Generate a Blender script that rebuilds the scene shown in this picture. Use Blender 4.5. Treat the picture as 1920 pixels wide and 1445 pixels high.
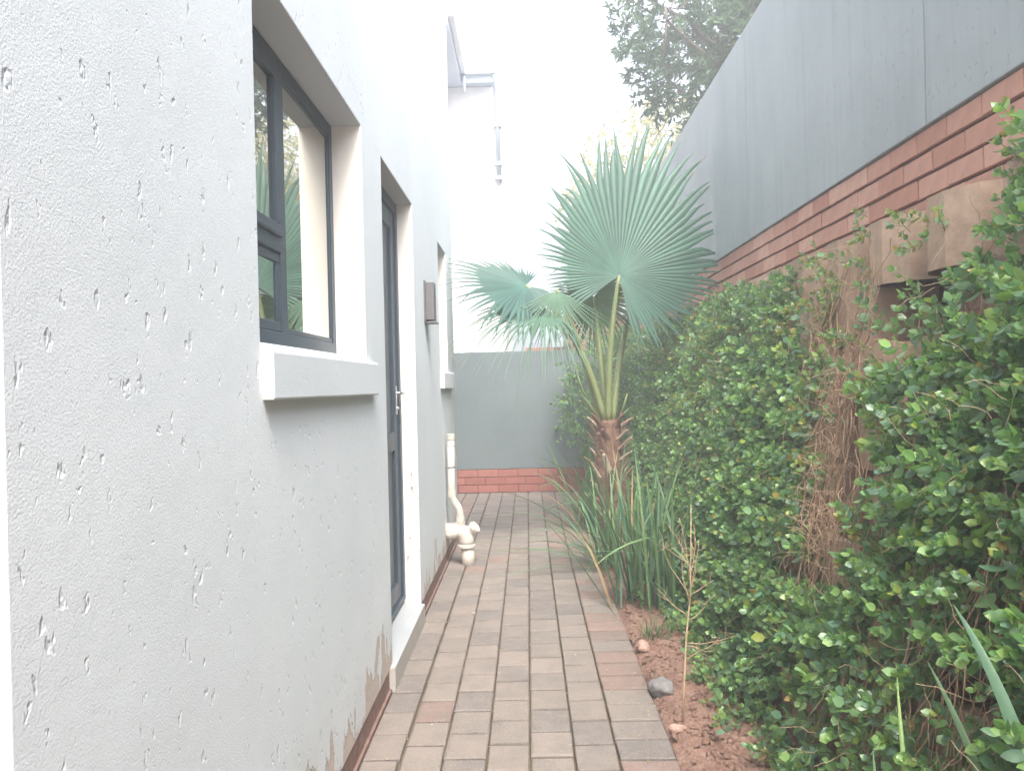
import bpy, bmesh, math, random
import numpy as np
from math import radians, sin, cos, pi, sqrt, atan2
from mathutils import Vector, Matrix, noise as mnoise

for o in list(bpy.data.objects):
    bpy.data.objects.remove(o)
scene = bpy.context.scene
COL = scene.collection
rng = np.random.default_rng(7)
random.seed(7)

# ------------------------------------------------------------------ camera
def camera_basis(yaw, pitch, roll):
    F = np.array([-sin(yaw)*cos(pitch), cos(yaw)*cos(pitch), sin(pitch)])
    R0 = np.array([cos(yaw), sin(yaw), 0.0])
    U0 = np.cross(R0, F)
    R = R0*cos(roll) - U0*sin(roll)
    U = R0*sin(roll) + U0*cos(roll)
    return R, U, F
cam_data = bpy.data.cameras.new('camera')
cam = bpy.data.objects.new('camera', cam_data)
COL.objects.link(cam)
R_, U_, F_ = camera_basis(radians(1.15), radians(-0.16), radians(1.35))
M = Matrix.Identity(4)
for i in range(3):
    M[i][0] = R_[i]; M[i][1] = U_[i]; M[i][2] = -F_[i]
M[0][3], M[1][3], M[2][3] = 0.0, 0.0, 1.2
cam.matrix_world = M
cam_data.sensor_width = 36.0
cam_data.lens = 1444.0/1920.0*36.0
cam_data.clip_start = 0.02
cam_data.clip_end = 500.0
scene.camera = cam

# ------------------------------------------------------------------ world, sun, exposure
SUN_EL, SUN_AZ = radians(56), radians(165)      # azimuth measured clockwise from +Y: the sun stands behind the camera, a little to the right
world = bpy.data.worlds.new('World')
scene.world = world
world.use_nodes = True
nt = world.node_tree
nt.nodes.clear()
sky = nt.nodes.new('ShaderNodeTexSky')
sky.sky_type = 'NISHITA'
sky.sun_disc = False
sky.sun_elevation = SUN_EL
sky.sun_rotation = SUN_AZ
sky.air_density = 1.0
sky.dust_density = 4.0
sky.ozone_density = 1.0
hs = nt.nodes.new('ShaderNodeHueSaturation')
hs.inputs['Saturation'].default_value = 0.42
bg = nt.nodes.new('ShaderNodeBackground')
bg.inputs['Strength'].default_value = 0.15
wo = nt.nodes.new('ShaderNodeOutputWorld')
nt.links.new(sky.outputs[0], hs.inputs['Color'])
nt.links.new(hs.outputs[0], bg.inputs[0])
nt.links.new(bg.outputs[0], wo.inputs[0])

sd = bpy.data.lights.new('sun', 'SUN')
sd.energy = 1.3
sd.angle = radians(22)
sd.color = (1.0, 0.95, 0.88)
so = bpy.data.objects.new('sun', sd)
COL.objects.link(so)
sdir = Vector((sin(SUN_AZ)*cos(SUN_EL), cos(SUN_AZ)*cos(SUN_EL), sin(SUN_EL)))
so.rotation_euler = sdir.to_track_quat('Z', 'Y').to_euler()
so.location = (0, -3, 12)

scene.view_settings.view_transform = 'Standard'
scene.view_settings.look = 'None'
scene.view_settings.gamma = 1.0
scene.view_settings.use_curve_mapping = False
scene.view_settings.exposure = 2.45
try:
    scene.cycles.max_bounces = 8
    scene.cycles.diffuse_bounces = 5
except Exception:
    pass

# ------------------------------------------------------------------ helpers
def tag(o, label=None, cat=None, group=None, kind=None):
    if label: o['label'] = label
    if cat: o['category'] = cat
    if group: o['group'] = group
    if kind: o['kind'] = kind
    return o

def empty(name, loc, label=None, cat=None, group=None, kind=None, parent=None):
    o = bpy.data.objects.new(name, None)
    COL.objects.link(o)
    o.location = loc
    o.empty_display_size = 0.1
    if parent: o.parent = parent
    return tag(o, label, cat, group, kind)

def wloc(o):
    v = Vector((0, 0, 0))
    while o is not None:
        v = v + o.location
        o = o.parent
    return v

class MB:
    """collects verts and faces in world coordinates"""
    def __init__(s):
        s.v = []; s.f = []; s.mi = []
    def add(s, vs, fs, mi=0):
        b = len(s.v)
        s.v.extend([tuple(map(float, p)) for p in vs])
        for f in fs:
            s.f.append([b+i for i in f]); s.mi.append(mi)
    def box(s, x0, x1, y0, y1, z0, z1, mi=0):
        v = [(x0,y0,z0),(x1,y0,z0),(x1,y1,z0),(x0,y1,z0),(x0,y0,z1),(x1,y0,z1),(x1,y1,z1),(x0,y1,z1)]
        s.add(v, [(0,3,2,1),(4,5,6,7),(0,1,5,4),(1,2,6,5),(2,3,7,6),(3,0,4,7)], mi)
    def tube(s, pts, rad, n=8, caps=True, mi=0, flat=1.0):
        pts = [Vector(p) for p in pts]
        if not hasattr(rad, '__len__'): rad = [rad]*len(pts)
        t = [(pts[min(i+1, len(pts)-1)] - pts[max(i-1, 0)]).normalized() for i in range(len(pts))]
        up = Vector((0, 0, 1)) if abs(t[0].z) < 0.9 else Vector((1, 0, 0))
        a = t[0].cross(up).normalized()
        vs = []; fs = []
        for i, p in enumerate(pts):
            a = (a - t[i]*a.dot(t[i])).normalized()
            b = t[i].cross(a)
            for k in range(n):
                w = 2*pi*k/n
                vs.append(p + (a*cos(w) + b*sin(w)*flat)*rad[i])
        for i in range(len(pts)-1):
            for k in range(n):
                k2 = (k+1) % n
                fs.append((i*n+k, i*n+k2, (i+1)*n+k2, (i+1)*n+k))
        if caps:
            fs.append(tuple(reversed(range(n))))
            fs.append(tuple((len(pts)-1)*n+k for k in range(n)))
        s.add(vs, fs, mi)
    def build(s, name, mat, parent=None, smooth=False, bevel=0, **kw):
        me = bpy.data.meshes.new(name)
        off = wloc(parent) if parent else Vector((0, 0, 0))
        me.from_pydata([tuple(Vector(p)-off) for p in s.v], [], s.f)
        mats = mat if isinstance(mat, (list, tuple)) else [mat]
        for m in mats: me.materials.append(m)
        if len(mats) > 1:
            me.polygons.foreach_set('material_index', s.mi)
        if smooth:
            me.polygons.foreach_set('use_smooth', [True]*len(me.polygons))
        me.update()
        o = bpy.data.objects.new(name, me)
        COL.objects.link(o)
        if parent: o.parent = parent
        if bevel:
            md = o.modifiers.new('bevel', 'BEVEL')
            md.width = bevel; md.segments = 2; md.limit_method = 'ANGLE'; md.angle_limit = radians(50)
        return tag(o, **kw)

def np_mesh(name, V, F4=None, F3=None, mat=None, tint=None, smooth=True, parent=None, **kw):
    """fast mesh from numpy arrays"""
    me = bpy.data.meshes.new(name)
    V = np.asarray(V, dtype=np.float32)
    if parent is not None:
        V = V - np.array(wloc(parent), dtype=np.float32)
    F4 = np.zeros((0, 4), np.int32) if F4 is None else np.asarray(F4, np.int32)
    F3 = np.zeros((0, 3), np.int32) if F3 is None else np.asarray(F3, np.int32)
    me.vertices.add(len(V)); me.vertices.foreach_set('co', V.ravel())
    nl = F4.size + F3.size
    me.loops.add(nl)
    me.loops.foreach_set('vertex_index', np.concatenate([F4.ravel(), F3.ravel()]))
    me.polygons.add(len(F4)+len(F3))
    st = np.concatenate([np.arange(len(F4))*4, F4.size + np.arange(len(F3))*3])
    me.polygons.foreach_set('loop_start', st.astype(np.int32))
    if smooth:
        me.polygons.foreach_set('use_smooth', np.ones(len(F4)+len(F3), dtype=bool))
    if tint is not None:
        at = me.color_attributes.new('tint', 'FLOAT_COLOR', 'POINT')
        c = np.ones((len(V), 4), np.float32); c[:, :3] = tint
        at.data.foreach_set('color', c.ravel())
    if mat: me.materials.append(mat)
    me.update(calc_edges=True)
    me.validate()
    o = bpy.data.objects.new(name, me)
    COL.objects.link(o)
    if parent is not None: o.parent = parent
    return tag(o, **kw)

def fbm(x, y, z=0.0, oct=4):
    v = 0; a = 1; s = 0
    for i in range(oct):
        v += a*mnoise.noise(Vector((x, y, z))); s += a
        x *= 2.03; y *= 2.03; z *= 2.03; a *= 0.5
    return v/s

# ------------------------------------------------------------------ materials
class NT:
    def __init__(s, name):
        s.m = bpy.data.materials.new(name); s.m.use_nodes = True
        s.t = s.m.node_tree; s.t.nodes.clear()
        s.out = s.n('ShaderNodeOutputMaterial')
        s.b = s.n('ShaderNodeBsdfPrincipled')
        s.l(s.b.outputs[0], s.out.inputs['Surface'])
    def n(s, t, **kw):
        x = s.t.nodes.new(t)
        for k, v in kw.items(): setattr(x, k, v)
        return x
    def l(s, a, b): s.t.links.new(a, b)
    def coord(s, scale=(1, 1, 1), kind='Object'):
        tc = s.n('ShaderNodeTexCoord')
        mp = s.n('ShaderNodeMapping')
        mp.inputs['Scale'].default_value = scale
        s.l(tc.outputs[kind], mp.inputs[0])
        return mp.outputs[0]
    def noise(s, vec, scale, detail=4, rough=0.55, dist=0.0):
        x = s.n('ShaderNodeTexNoise')
        x.inputs['Scale'].default_value = scale; x.inputs['Detail'].default_value = detail
        x.inputs['Roughness'].default_value = rough; x.inputs['Distortion'].default_value = dist
        s.l(vec, x.inputs['Vector']); return x.outputs['Fac']
    def ramp(s, fac, stops):
        x = s.n('ShaderNodeValToRGB')
        e = x.color_ramp.elements
        while len(e) < len(stops): e.new(0.5)
        for i, (p, c) in enumerate(stops):
            e[i].position = p
            e[i].color = (c, c, c, 1) if not hasattr(c, '__len__') else (*c, 1)
        s.l(fac, x.inputs[0]); return x.outputs[0]
    def mix(s, fac, a, b, mode='MIX'):
        x = s.n('ShaderNodeMix', data_type='RGBA', blend_type=mode)
        for sock, v in ((x.inputs[0], fac), (x.inputs[6], a), (x.inputs[7], b)):
            if hasattr(v, 'links') or hasattr(v, 'is_linked'): s.l(v, sock)
            elif hasattr(v, '__len__'): sock.default_value = (*v, 1)
            else: sock.default_value = v
        return x.outputs[2]
    def math(s, op, a, b=None, c=None):
        x = s.n('ShaderNodeMath', operation=op)
        for i, v in enumerate((a, b, c)):
            if v is None: continue
            if hasattr(v, 'is_linked'): s.l(v, x.inputs[i])
            else: x.inputs[i].default_value = v
        return x.outputs[0]
    def bump(s, height, strength, dist, prev=None):
        x = s.n('ShaderNodeBump')
        x.inputs['Strength'].default_value = strength; x.inputs['Distance'].default_value = dist
        s.l(height, x.inputs['Height'])
        if prev is not None: s.l(prev, x.inputs['Normal'])
        return x.outputs[0]
    def setp(s, **kw):
        mp = dict(color='Base Color', rough='Roughness', metal='Metallic', ior='IOR', normal='Normal', spec='Specular IOR Level')
        for k, v in kw.items():
            sock = s.b.inputs[mp[k]]
            if hasattr(v, 'is_linked'): s.l(v, sock)
            elif hasattr(v, '__len__'): sock.default_value = (*v, 1)
            else: sock.default_value = v
        return s
    def rand(s):
        return s.n('ShaderNodeObjectInfo').outputs['Random']

def plaster(name, base, dark, pit=0.5, peel=None, fine=1.0, streak=0.0, pitsize=1.0, speck=False):
    k = NT(name)
    P = k.coord()
    tc = k.n('ShaderNodeTexCoord')
    sep = k.n('ShaderNodeSeparateXYZ'); k.l(tc.outputs['Object'], sep.inputs[0])
    big = k.noise(P, 1.3, 5, 0.6)
    col = k.mix(k.ramp(big, [(0.3, 0.0), (0.75, 1.0)]), base, dark)
    if streak:
        st = k.noise(k.coord((7, 7, 0.35)), 3.0, 6, 0.65)
        col = k.mix(k.math('MULTIPLY', k.ramp(st, [(0.5, 0.0), (0.8, 1.0)]), streak), col, tuple(c*0.6 for c in base))
    # fine sandy grain
    grain = k.noise(P, 260, 3, 0.6)
    grain2 = k.noise(P, 55, 3, 0.6)
    # drag pits: short upright holes torn in the trowelled coat
    def pits(sc, seed, thr):
        mp = k.n('ShaderNodeMapping')
        mp.inputs['Scale'].default_value = (sc, sc, sc*0.55)
        mp.inputs['Location'].default_value = (seed, seed*1.7, seed*0.6)
        k.l(tc.outputs['Object'], mp.inputs[0])
        wob = k.n('ShaderNodeTexNoise'); wob.inputs['Scale'].default_value = 1.6; wob.inputs['Detail'].default_value = 2; wob.inputs['Roughness'].default_value = 0.5
        k.l(mp.outputs[0], wob.inputs['Vector'])
        ad = k.n('ShaderNodeVectorMath', operation='MULTIPLY_ADD')
        k.l(wob.outputs['Color'], ad.inputs[0]); ad.inputs[1].default_value = (1.5, 1.5, 1.5)
        k.l(mp.outputs[0], ad.inputs[2])
        vo = k.n('ShaderNodeTexVoronoi'); vo.inputs['Scale'].default_value = 1.0
        k.l(ad.outputs[0], vo.inputs['Vector'])
        sz = k.n('ShaderNodeSeparateColor'); k.l(vo.outputs['Color'], sz.inputs[0])
        t = k.math('MULTIPLY', k.math('POWER', sz.outputs[0], 3.2), thr)
        return k.math('MAXIMUM', k.math('MULTIPLY', k.math('SUBTRACT', t, vo.outputs['Distance']), 4.5), 0.0)
    p1 = k.math('MINIMUM', pits(40*pitsize, 3.1, 0.37), 1.0)
    p2 = k.math('MINIMUM', pits(78*pitsize, 9.7, 0.40), 1.0)
    h = k.math('MULTIPLY', p1, -1.0)
    h2 = k.math('MULTIPLY_ADD', p2, -0.45, h)
    nrm = k.bump(grain, 0.55*fine, 0.0011)
    nrm = k.bump(grain2, 0.13*fine, 0.0025, nrm)
    nrm = k.bump(h2, pit*0.42, 0.0065, nrm)
    h3 = k.noise(P, 3.2, 4, 0.5)
    nrm = k.bump(h3, 0.12, 0.03, nrm)
    scr = k.ramp(k.noise(k.coord((5, 5, 0.5)), 14, 2, 0.4, 0.3), [(0.60, 0.0), (0.615, 1.0), (0.63, 0.0)])
    nrm = k.bump(scr, 0.10, 0.003, nrm)
    # shade inside the pits, put into the colour as a darker tone
    col = k.mix(k.math('MULTIPLY', p1, 0.05*min(pit*1.5, 1)), col, tuple(c*0.45 for c in base))
    if speck:
        sp = k.ramp(k.noise(k.coord((1, 1, 0.7)), 42, 2, 0.5), [(0.66, 0.0), (0.69, 1.0)])
        zone = k.ramp(k.math('MULTIPLY', k.math('ABSOLUTE', k.math('SUBTRACT', sep.outputs[2], 0.55)), 2.4), [(0.3, 1.0), (1.0, 0.0)])
        col = k.mix(k.math('MULTIPLY', sp, zone), col, (0.22, 0.17, 0.11))
    if peel:
        pn = k.noise(k.coord((1.0, 1.0, 0.38)), 7.0, 6, 0.62, 0.4)
        thr = k.math('ADD', k.math('MULTIPLY_ADD', sep.outputs[2], peel[0], peel[1]), k.math('MULTIPLY', k.math('SUBTRACT', k.noise(P, 45, 4, 0.7), 0.5), -0.10))
        dpe = k.math('SUBTRACT', pn, thr)
        mask = k.ramp(k.math('MULTIPLY_ADD', dpe, 20.0, 0.5), [(0.30, 0.0), (0.70, 1.0)])
        under = k.mix(k.noise(P, 30, 5, 0.7), (0.40, 0.32, 0.27), (0.60, 0.52, 0.47))
        rim = k.ramp(k.math('MULTIPLY_ADD', dpe, 20.0, 0.5), [(0.22, 0.0), (0.36, 1.0), (0.44, 0.0)])  # edge highlight round the peeled paint, put into the colour
        col = k.mix(k.math('MULTIPLY', rim, 0.7), col, (0.85, 0.83, 0.80))
        col = k.mix(mask, col, under)
        # damp brown tide near the foot
        tide = k.math('MULTIPLY', k.ramp(sep.outputs[2], [(0.08, 1.0), (0.42, 0.0)]), k.noise(P, 5, 5, 0.7))
        col = k.mix(k.math('MULTIPLY', tide, 0.55), col, (0.42, 0.35, 0.30))
        nrm = k.bump(k.math('MULTIPLY', mask, -1.0), 1.0, 0.006, nrm)
    k.setp(color=col, rough=0.85, normal=nrm, spec=0.25)
    return k.m

M_wall = plaster('house plaster', (0.675, 0.72, 0.75), (0.60, 0.645, 0.675), pit=1.0, peel=(0.85, 0.40), fine=1.3)
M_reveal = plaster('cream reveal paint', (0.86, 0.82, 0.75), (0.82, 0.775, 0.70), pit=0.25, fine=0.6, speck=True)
M_sill = plaster('sill plaster', (0.655, 0.70, 0.73), (0.60, 0.645, 0.675), pit=0.35, fine=1.4)
M_grey = plaster('boundary plaster', (0.37, 0.405, 0.41), (0.285, 0.32, 0.33), pit=2.4, fine=1.8, streak=0.5, pitsize=0.62)
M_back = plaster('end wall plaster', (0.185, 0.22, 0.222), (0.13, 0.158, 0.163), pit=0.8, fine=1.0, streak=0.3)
M_white = plaster('white neighbour plaster', (0.90, 0.90, 0.90), (0.87, 0.87, 0.87), pit=0.0, fine=0.3)

def brickmat(name, c1, c2, c3, stain=0.5):
    k = NT(name)
    P = k.coord()
    r = k.rand()
    col = k.ramp(r, [(0.0, c1), (0.5, c2), (1.0, c3)])
    n1 = k.noise(k.coord((1, 1, 1), 'Object'), 14, 5, 0.65)
    col = k.mix(k.math('MULTIPLY', k.ramp(n1, [(0.35, 0.0), (0.8, 1.0)]), stain), col, tuple(c*0.55 for c in c2))
    st = k.noise(k.coord((9, 9, 0.7)), 5, 5, 0.7)
    col = k.mix(k.math('MULTIPLY', k.ramp(st, [(0.55, 0.0), (0.8, 1.0)]), 0.35), col, (0.55, 0.40, 0.35))
    nr = k.bump(k.noise(P, 120, 4, 0.7), 0.5, 0.002)
    nr = k.bump(k.noise(k.coord((1, 1, 0.15)), 160, 2, 0.5), 0.4, 0.0015, nr)
    k.setp(color=col, rough=0.9, normal=nr, spec=0.2)
    return k.m
M_brick = brickmat('red face brick', (0.44, 0.215, 0.155), (0.52, 0.28, 0.21), (0.60, 0.36, 0.28))
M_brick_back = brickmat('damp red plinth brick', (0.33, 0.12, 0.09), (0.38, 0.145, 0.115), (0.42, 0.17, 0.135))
M_block = brickmat('retaining block concrete', (0.36, 0.24, 0.165), (0.45, 0.31, 0.22), (0.52, 0.37, 0.27), 0.9)

def simple(name, color, rough=0.5, metal=0.0, bump=None, ior=1.5, var=None, spec=0.5):
    k = NT(name)
    P = k.coord()
    col = color
    if var:
        col = k.mix(k.ramp(k.noise(P, var[0], 5, 0.65), [(0.3, 0.0), (0.7, 1.0)]), color, var[1])
    k.setp(color=col, rough=rough, metal=metal, ior=ior, spec=spec)
    if bump:
        k.setp(normal=k.bump(k.noise(P, bump[0], 4, 0.65), bump[1], bump[2]))
    return k.m
M_mortar = simple('raked mortar', (0.13, 0.075, 0.06), 0.95, var=(20, (0.20, 0.13, 0.10)), bump=(90, 0.6, 0.003), spec=0.1)
M_frame = simple('slate blue aluminium', (0.030, 0.050, 0.072), 0.45, var=(6, (0.036, 0.058, 0.082)), bump=(300, 0.08, 0.0005))
M_pvc = simple('cream pvc', (0.62, 0.575, 0.51), 0.4, var=(9, (0.52, 0.47, 0.41)), bump=(60, 0.05, 0.001))
M_pvc_white = simple('white gutter', (0.78, 0.80, 0.82), 0.4, var=(4, (0.68, 0.72, 0.76)))
M_pipe_grey = simple('pale grey downpipe', (0.40, 0.45, 0.49), 0.5, var=(5, (0.34, 0.38, 0.42)))
M_fascia = simple('blue grey fascia', (0.50, 0.57, 0.66), 0.5, var=(5, (0.55, 0.62, 0.70)))
M_lamp = simple('bronze lamp metal', (0.13, 0.12, 0.125), 0.45, 0.2, var=(30, (0.17, 0.155, 0.155)), bump=(200, 0.1, 0.001))
M_opal = simple('opal lamp glass', (0.8, 0.8, 0.78), 0.2, var=(10, (0.75, 0.75, 0.72)))
M_chrome = simple('brushed metal', (0.65, 0.65, 0.66), 0.3, 1.0, var=(40, (0.5, 0.5, 0.5)))
M_plinth = simple('brown plinth paint', (0.15, 0.08, 0.065), 0.8, var=(18, (0.24, 0.16, 0.135)), bump=(60, 0.6, 0.003), spec=0.2)
M_thresh = simple('grey painted step', (0.36, 0.38, 0.39), 0.5, var=(5, (0.31, 0.325, 0.33)), bump=(80, 0.15, 0.001))
M_thresh_f = simple('dusty step face', (0.36, 0.33, 0.30), 0.8, var=(9, (0.42, 0.39, 0.36)), bump=(80, 0.3, 0.002))
M_interior = simple('dim interior wall', (0.16, 0.14, 0.12), 0.9, var=(2, (0.2, 0.18, 0.15)))
M_roof = simple('grey roof sheet', (0.3, 0.32, 0.34), 0.6, var=(3, (0.25, 0.27, 0.29)))
M_stone = simple('grey stone', (0.17, 0.165, 0.165), 0.85, var=(25, (0.27, 0.25, 0.24)), bump=(40, 0.8, 0.01), spec=0.2)
M_pebble = simple('pink pebble', (0.45, 0.31, 0.25), 0.85, var=(35, (0.30, 0.19, 0.15)), bump=(60, 0.7, 0.006), spec=0.2)
M_bark = simple('grey bark', (0.13, 0.11, 0.095), 0.9, var=(12, (0.2, 0.17, 0.14)), bump=(30, 0.9, 0.02), spec=0.1)
M_dry = simple('dry stem', (0.58, 0.43, 0.28), 0.75, var=(30, (0.40, 0.27, 0.17)), bump=(120, 0.5, 0.001), spec=0.2)
M_root = simple('dry vine root', (0.46, 0.315, 0.21), 0.85, var=(22, (0.28, 0.17, 0.11)), bump=(120, 0.6, 0.002), spec=0.15)
M_stem_green = simple('green vine stem', (0.11, 0.17, 0.05), 0.6, var=(20, (0.17, 0.19, 0.07)), spec=0.3)
M_fibre = simple('palm fibre', (0.15, 0.088, 0.062), 0.95, var=(26, (0.30, 0.18, 0.13)), bump=(90, 1.0, 0.012), spec=0.1)
M_boot = simple('cut palm boot', (0.34, 0.22, 0.16), 0.85, var=(30, (0.20, 0.10, 0.07)), bump=(70, 0.7, 0.004), spec=0.15)
M_boot_tip = simple('dry pale boot tip', (0.58, 0.47, 0.38), 0.85, var=(40, (0.4, 0.28, 0.2)), spec=0.15)
M_petiole = simple('palm stalk', (0.16, 0.23, 0.095), 0.5, var=(14, (0.25, 0.26, 0.11)), bump=(90, 0.2, 0.001), spec=0.4)

# glass that mirrors the passage, dark room behind it
k = NT('window glass')
k.setp(color=(0.60, 0.60, 0.57), metal=1.0, rough=0.012)
k.setp(normal=k.bump(k.noise(k.coord(), 1.2, 2, 0.5), 0.04, 0.01))
M_glass = k.m

# soil
k = NT('red garden soil')
P = k.coord()
c = k.mix(k.ramp(k.noise(P, 9, 6, 0.7), [(0.3, 0.0), (0.7, 1.0)]), (0.22, 0.115, 0.082), (0.38, 0.235, 0.18))
c = k.mix(k.ramp(k.noise(P, 70, 4, 0.7), [(0.45, 0.0), (0.75, 0.8)]), c, (0.50, 0.36, 0.29))
nr = k.bump(k.noise(P, 24, 6, 0.75), 1.0, 0.03)
nr = k.bump(k.noise(P, 110, 4, 0.7), 0.8, 0.006, nr)
k.setp(color=c, rough=0.95, normal=nr, spec=0.1)
M_soil = k.m

# pavers
k = NT('concrete paver')
P = k.coord()
r = k.rand()
oi = k.n('ShaderNodeObjectInfo')
base = k.ramp(r, [(0.0, (0.115, 0.103, 0.098)), (0.15, (0.150, 0.129, 0.117)), (0.4, (0.190, 0.157, 0.136)), (0.7, (0.176, 0.147, 0.128)), (1.0, (0.210, 0.174, 0.150))])
lk = k.n('ShaderNodeMix', data_type='RGBA', blend_type='MULTIPLY')
lk.inputs[0].default_value = 1.0
k.l(base, lk.inputs[6]); k.l(oi.outputs['Color'], lk.inputs[7])
tcw = k.n('ShaderNodeNewGeometry')
mpw = k.n('ShaderNodeMapping'); k.l(tcw.outputs['Position'], mpw.inputs[0])
n1 = k.noise(mpw.outputs[0], 5, 6, 0.7)
col = k.mix(k.math('MULTIPLY', k.ramp(n1, [(0.40, 0.0), (0.66, 1.0)]), 0.6), lk.outputs[2], (0.105, 0.095, 0.088))
n3 = k.noise(mpw.outputs[0], 17, 6, 0.75)
col = k.mix(k.math('MULTIPLY', k.ramp(n3, [(0.45, 0.0), (0.72, 1.0)]), 0.45), col, (0.28, 0.22, 0.18))
n2 = k.noise(mpw.outputs[0], 260, 3, 0.6)
col = k.mix(k.math('MULTIPLY', k.ramp(n2, [(0.42, 0.0), (0.66, 1.0)]), 0.35), col, (0.42, 0.37, 0.33))
sp = k.ramp(k.noise(mpw.outputs[0], 36, 3, 0.6), [(0.70, 0.0), (0.73, 1.0)])
col = k.mix(k.math('MULTIPLY', sp, 0.5), col, (0.10, 0.085, 0.07))
nr = k.bump(n2, 0.6, 0.0015)
nr = k.bump(k.noise(mpw.outputs[0], 34, 5, 0.7), 0.6, 0.004, nr)
k.setp(color=col, rough=0.88, normal=nr, spec=0.2)
M_paver = k.m
M_joint = simple('joint sand and moss', (0.070, 0.052, 0.038), 0.95, var=(9, (0.15, 0.12, 0.075)), bump=(120, 0.8, 0.004), spec=0.1)

def leafmat(name, rough=0.4, trans=0.25, spec=0.4, base=None, noise_sc=60):
    k = NT(name)
    at = k.n('ShaderNodeAttribute'); at.attribute_name = 'tint'
    col = at.outputs['Color'] if base is None else None
    if base is not None:
        rr = k.n('ShaderNodeRGB'); rr.outputs[0].default_value = (*base, 1); col = rr.outputs[0]
    gm = k.n('ShaderNodeNewGeometry')
    nn = k.noise(gm.outputs['Position'], noise_sc, 3, 0.6)
    col = k.mix(k.math('MULTIPLY', nn, 0.5), col, k.mix(1.0, col, (1.5, 1.45, 1.3), 'MULTIPLY'))
    k.setp(color=col, rough=rough, spec=spec)
    tr = k.n('ShaderNodeBsdfTranslucent')
    k.l(k.mix(1.0, col, (1.5, 1.8, 0.9), 'MULTIPLY'), tr.inputs[0])
    mx = k.n('ShaderNodeMixShader'); mx.inputs[0].default_value = trans
    k.l(k.b.outputs[0], mx.inputs[1]); k.l(tr.outputs[0], mx.inputs[2])
    k.l(mx.outputs[0], k.out.inputs['Surface'])
    return k.m
M_leaf = leafmat('glossy creeper leaf', 0.33, 0.30, 0.6)
M_blade = leafmat('strap leaf', 0.42, 0.25, 0.4)
M_palm = leafmat('fan palm blade', 0.45, 0.30, 0.4, noise_sc=14)
M_tree = leafmat('tree leaf', 0.5, 0.30, 0.3)

# ------------------------------------------------------------------ ground
def ground_sheet():
    mb = MB()
    mb.add([(-60,-40,-0.05),(1.75,-40,-0.05),(1.75,90,-0.05),(-60,90,-0.05)], [(0,1,2,3)])
    mb.build('ground', M_soil, kind='structure')
    mb = MB()
    mb.box(1.75, 60, -40, 90, -0.06, 1.95)
    mb.build('upper_terrace', M_soil, kind='structure')
ground_sheet()

# paving: every paver in view is its own piece
def paver_mesh(w, l, seed):
    # w along X, l along Y ; chamfered top with a slightly irregular outline
    rs = random.Random(seed)
    h = 0.05; c = 0.004
    j = lambda a: a + rs.uniform(-0.002, 0.002)
    V = []
    for (z, ins) in ((-h, 0), (-c, 0), (0, c)):
        for sx, sy in ((-1,-1),(1,-1),(1,1),(-1,1)):
            V.append((j(sx*(w/2-ins)), j(sy*(l/2-ins)), z + (rs.uniform(-0.0004, 0.0004) if z == 0 else 0)))
    F = []
    for b in (0, 4):
        for i in range(4):
            F.append((b+i, b+(i+1) % 4, b+4+(i+1) % 4, b+4+i))
    F.append((8, 9, 10, 11))
    me = bpy.data.meshes.new('paver')
    me.from_pydata(V, [], F); me.materials.append(M_paver); me.update()
    return me

mb = MB()
mb.add([(-3.2, 0.3, -0.017), (0.455, 0.3, -0.017), (0.455, 8.5, -0.017), (-3.2, 8.5, -0.017)], [(0,1,2,3)])
pave = mb.build('pavement', M_joint, kind='structure')
cols = [(-0.562, -0.439), (-0.439, -0.300), (-0.300, -0.158), (-0.158, -0.018), (-0.018, 0.124), (0.124, 0.264)]
PL = 0.180
cell = []
meshes = {}
def pm(w, l, v):
    key = (round(w, 3), round(l, 3), v)
    if key not in meshes: meshes[key] = paver_mesh(w, l, hash(key) % 1000)
    return meshes[key]
pv_rng = random.Random(3)
for ci, (x0, x1) in enumerate(cols):
    off = (0.02 if ci % 2 == 0 else 0.02+PL/2) + pv_rng.uniform(-0.008, 0.008)
    y = 1.55 + off
    while y < 8.46:
        y1 = min(y+PL, 8.49)
        g = 0.0045 if ci else 0.004
        if y1-y > 0.03: cell.append((x0, x1, y, y1, ci))
        y = y1
# edge course laid the other way
y = 1.60
while y < 8.46:
    y1 = min(y+0.141, 8.49)
    cell.append((0.264, 0.449, y, y1, 6)); y = y1
# paving round the house corner
for ci in range(-7, 0):
    x0 = -0.562 + ci*0.141
    y = 6.0 + (0.0 if ci % 2 else PL/2)
    while y < 8.46:
        y1 = min(y+PL, 8.49)
        if ci >= -2: cell.append((x0, x0+0.141, y, y1, 7))
        y = y1
near = [c for c in cell if c[2] < 1.9]
far = [c for c in cell if c[2] >= 1.9]
print('pavers', len(far), len(near))
for (x0, x1, y0, y1, ci) in far[:300]:
    gx = 0.0070 if ci != 1 else 0.011
    w = round(x1-x0-gx, 3); l = round(y1-y0-0.014, 3)
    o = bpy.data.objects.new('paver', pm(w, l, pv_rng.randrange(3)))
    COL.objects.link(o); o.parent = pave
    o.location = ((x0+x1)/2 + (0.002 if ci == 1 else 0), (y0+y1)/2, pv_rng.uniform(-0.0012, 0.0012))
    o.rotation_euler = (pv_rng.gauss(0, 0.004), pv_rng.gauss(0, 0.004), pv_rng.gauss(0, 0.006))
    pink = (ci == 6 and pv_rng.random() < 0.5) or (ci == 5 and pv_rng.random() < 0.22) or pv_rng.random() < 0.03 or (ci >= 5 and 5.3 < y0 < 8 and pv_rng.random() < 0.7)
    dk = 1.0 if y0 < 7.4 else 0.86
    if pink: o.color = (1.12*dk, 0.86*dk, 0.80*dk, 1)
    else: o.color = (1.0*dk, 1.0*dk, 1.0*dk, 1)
mb = MB()
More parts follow.
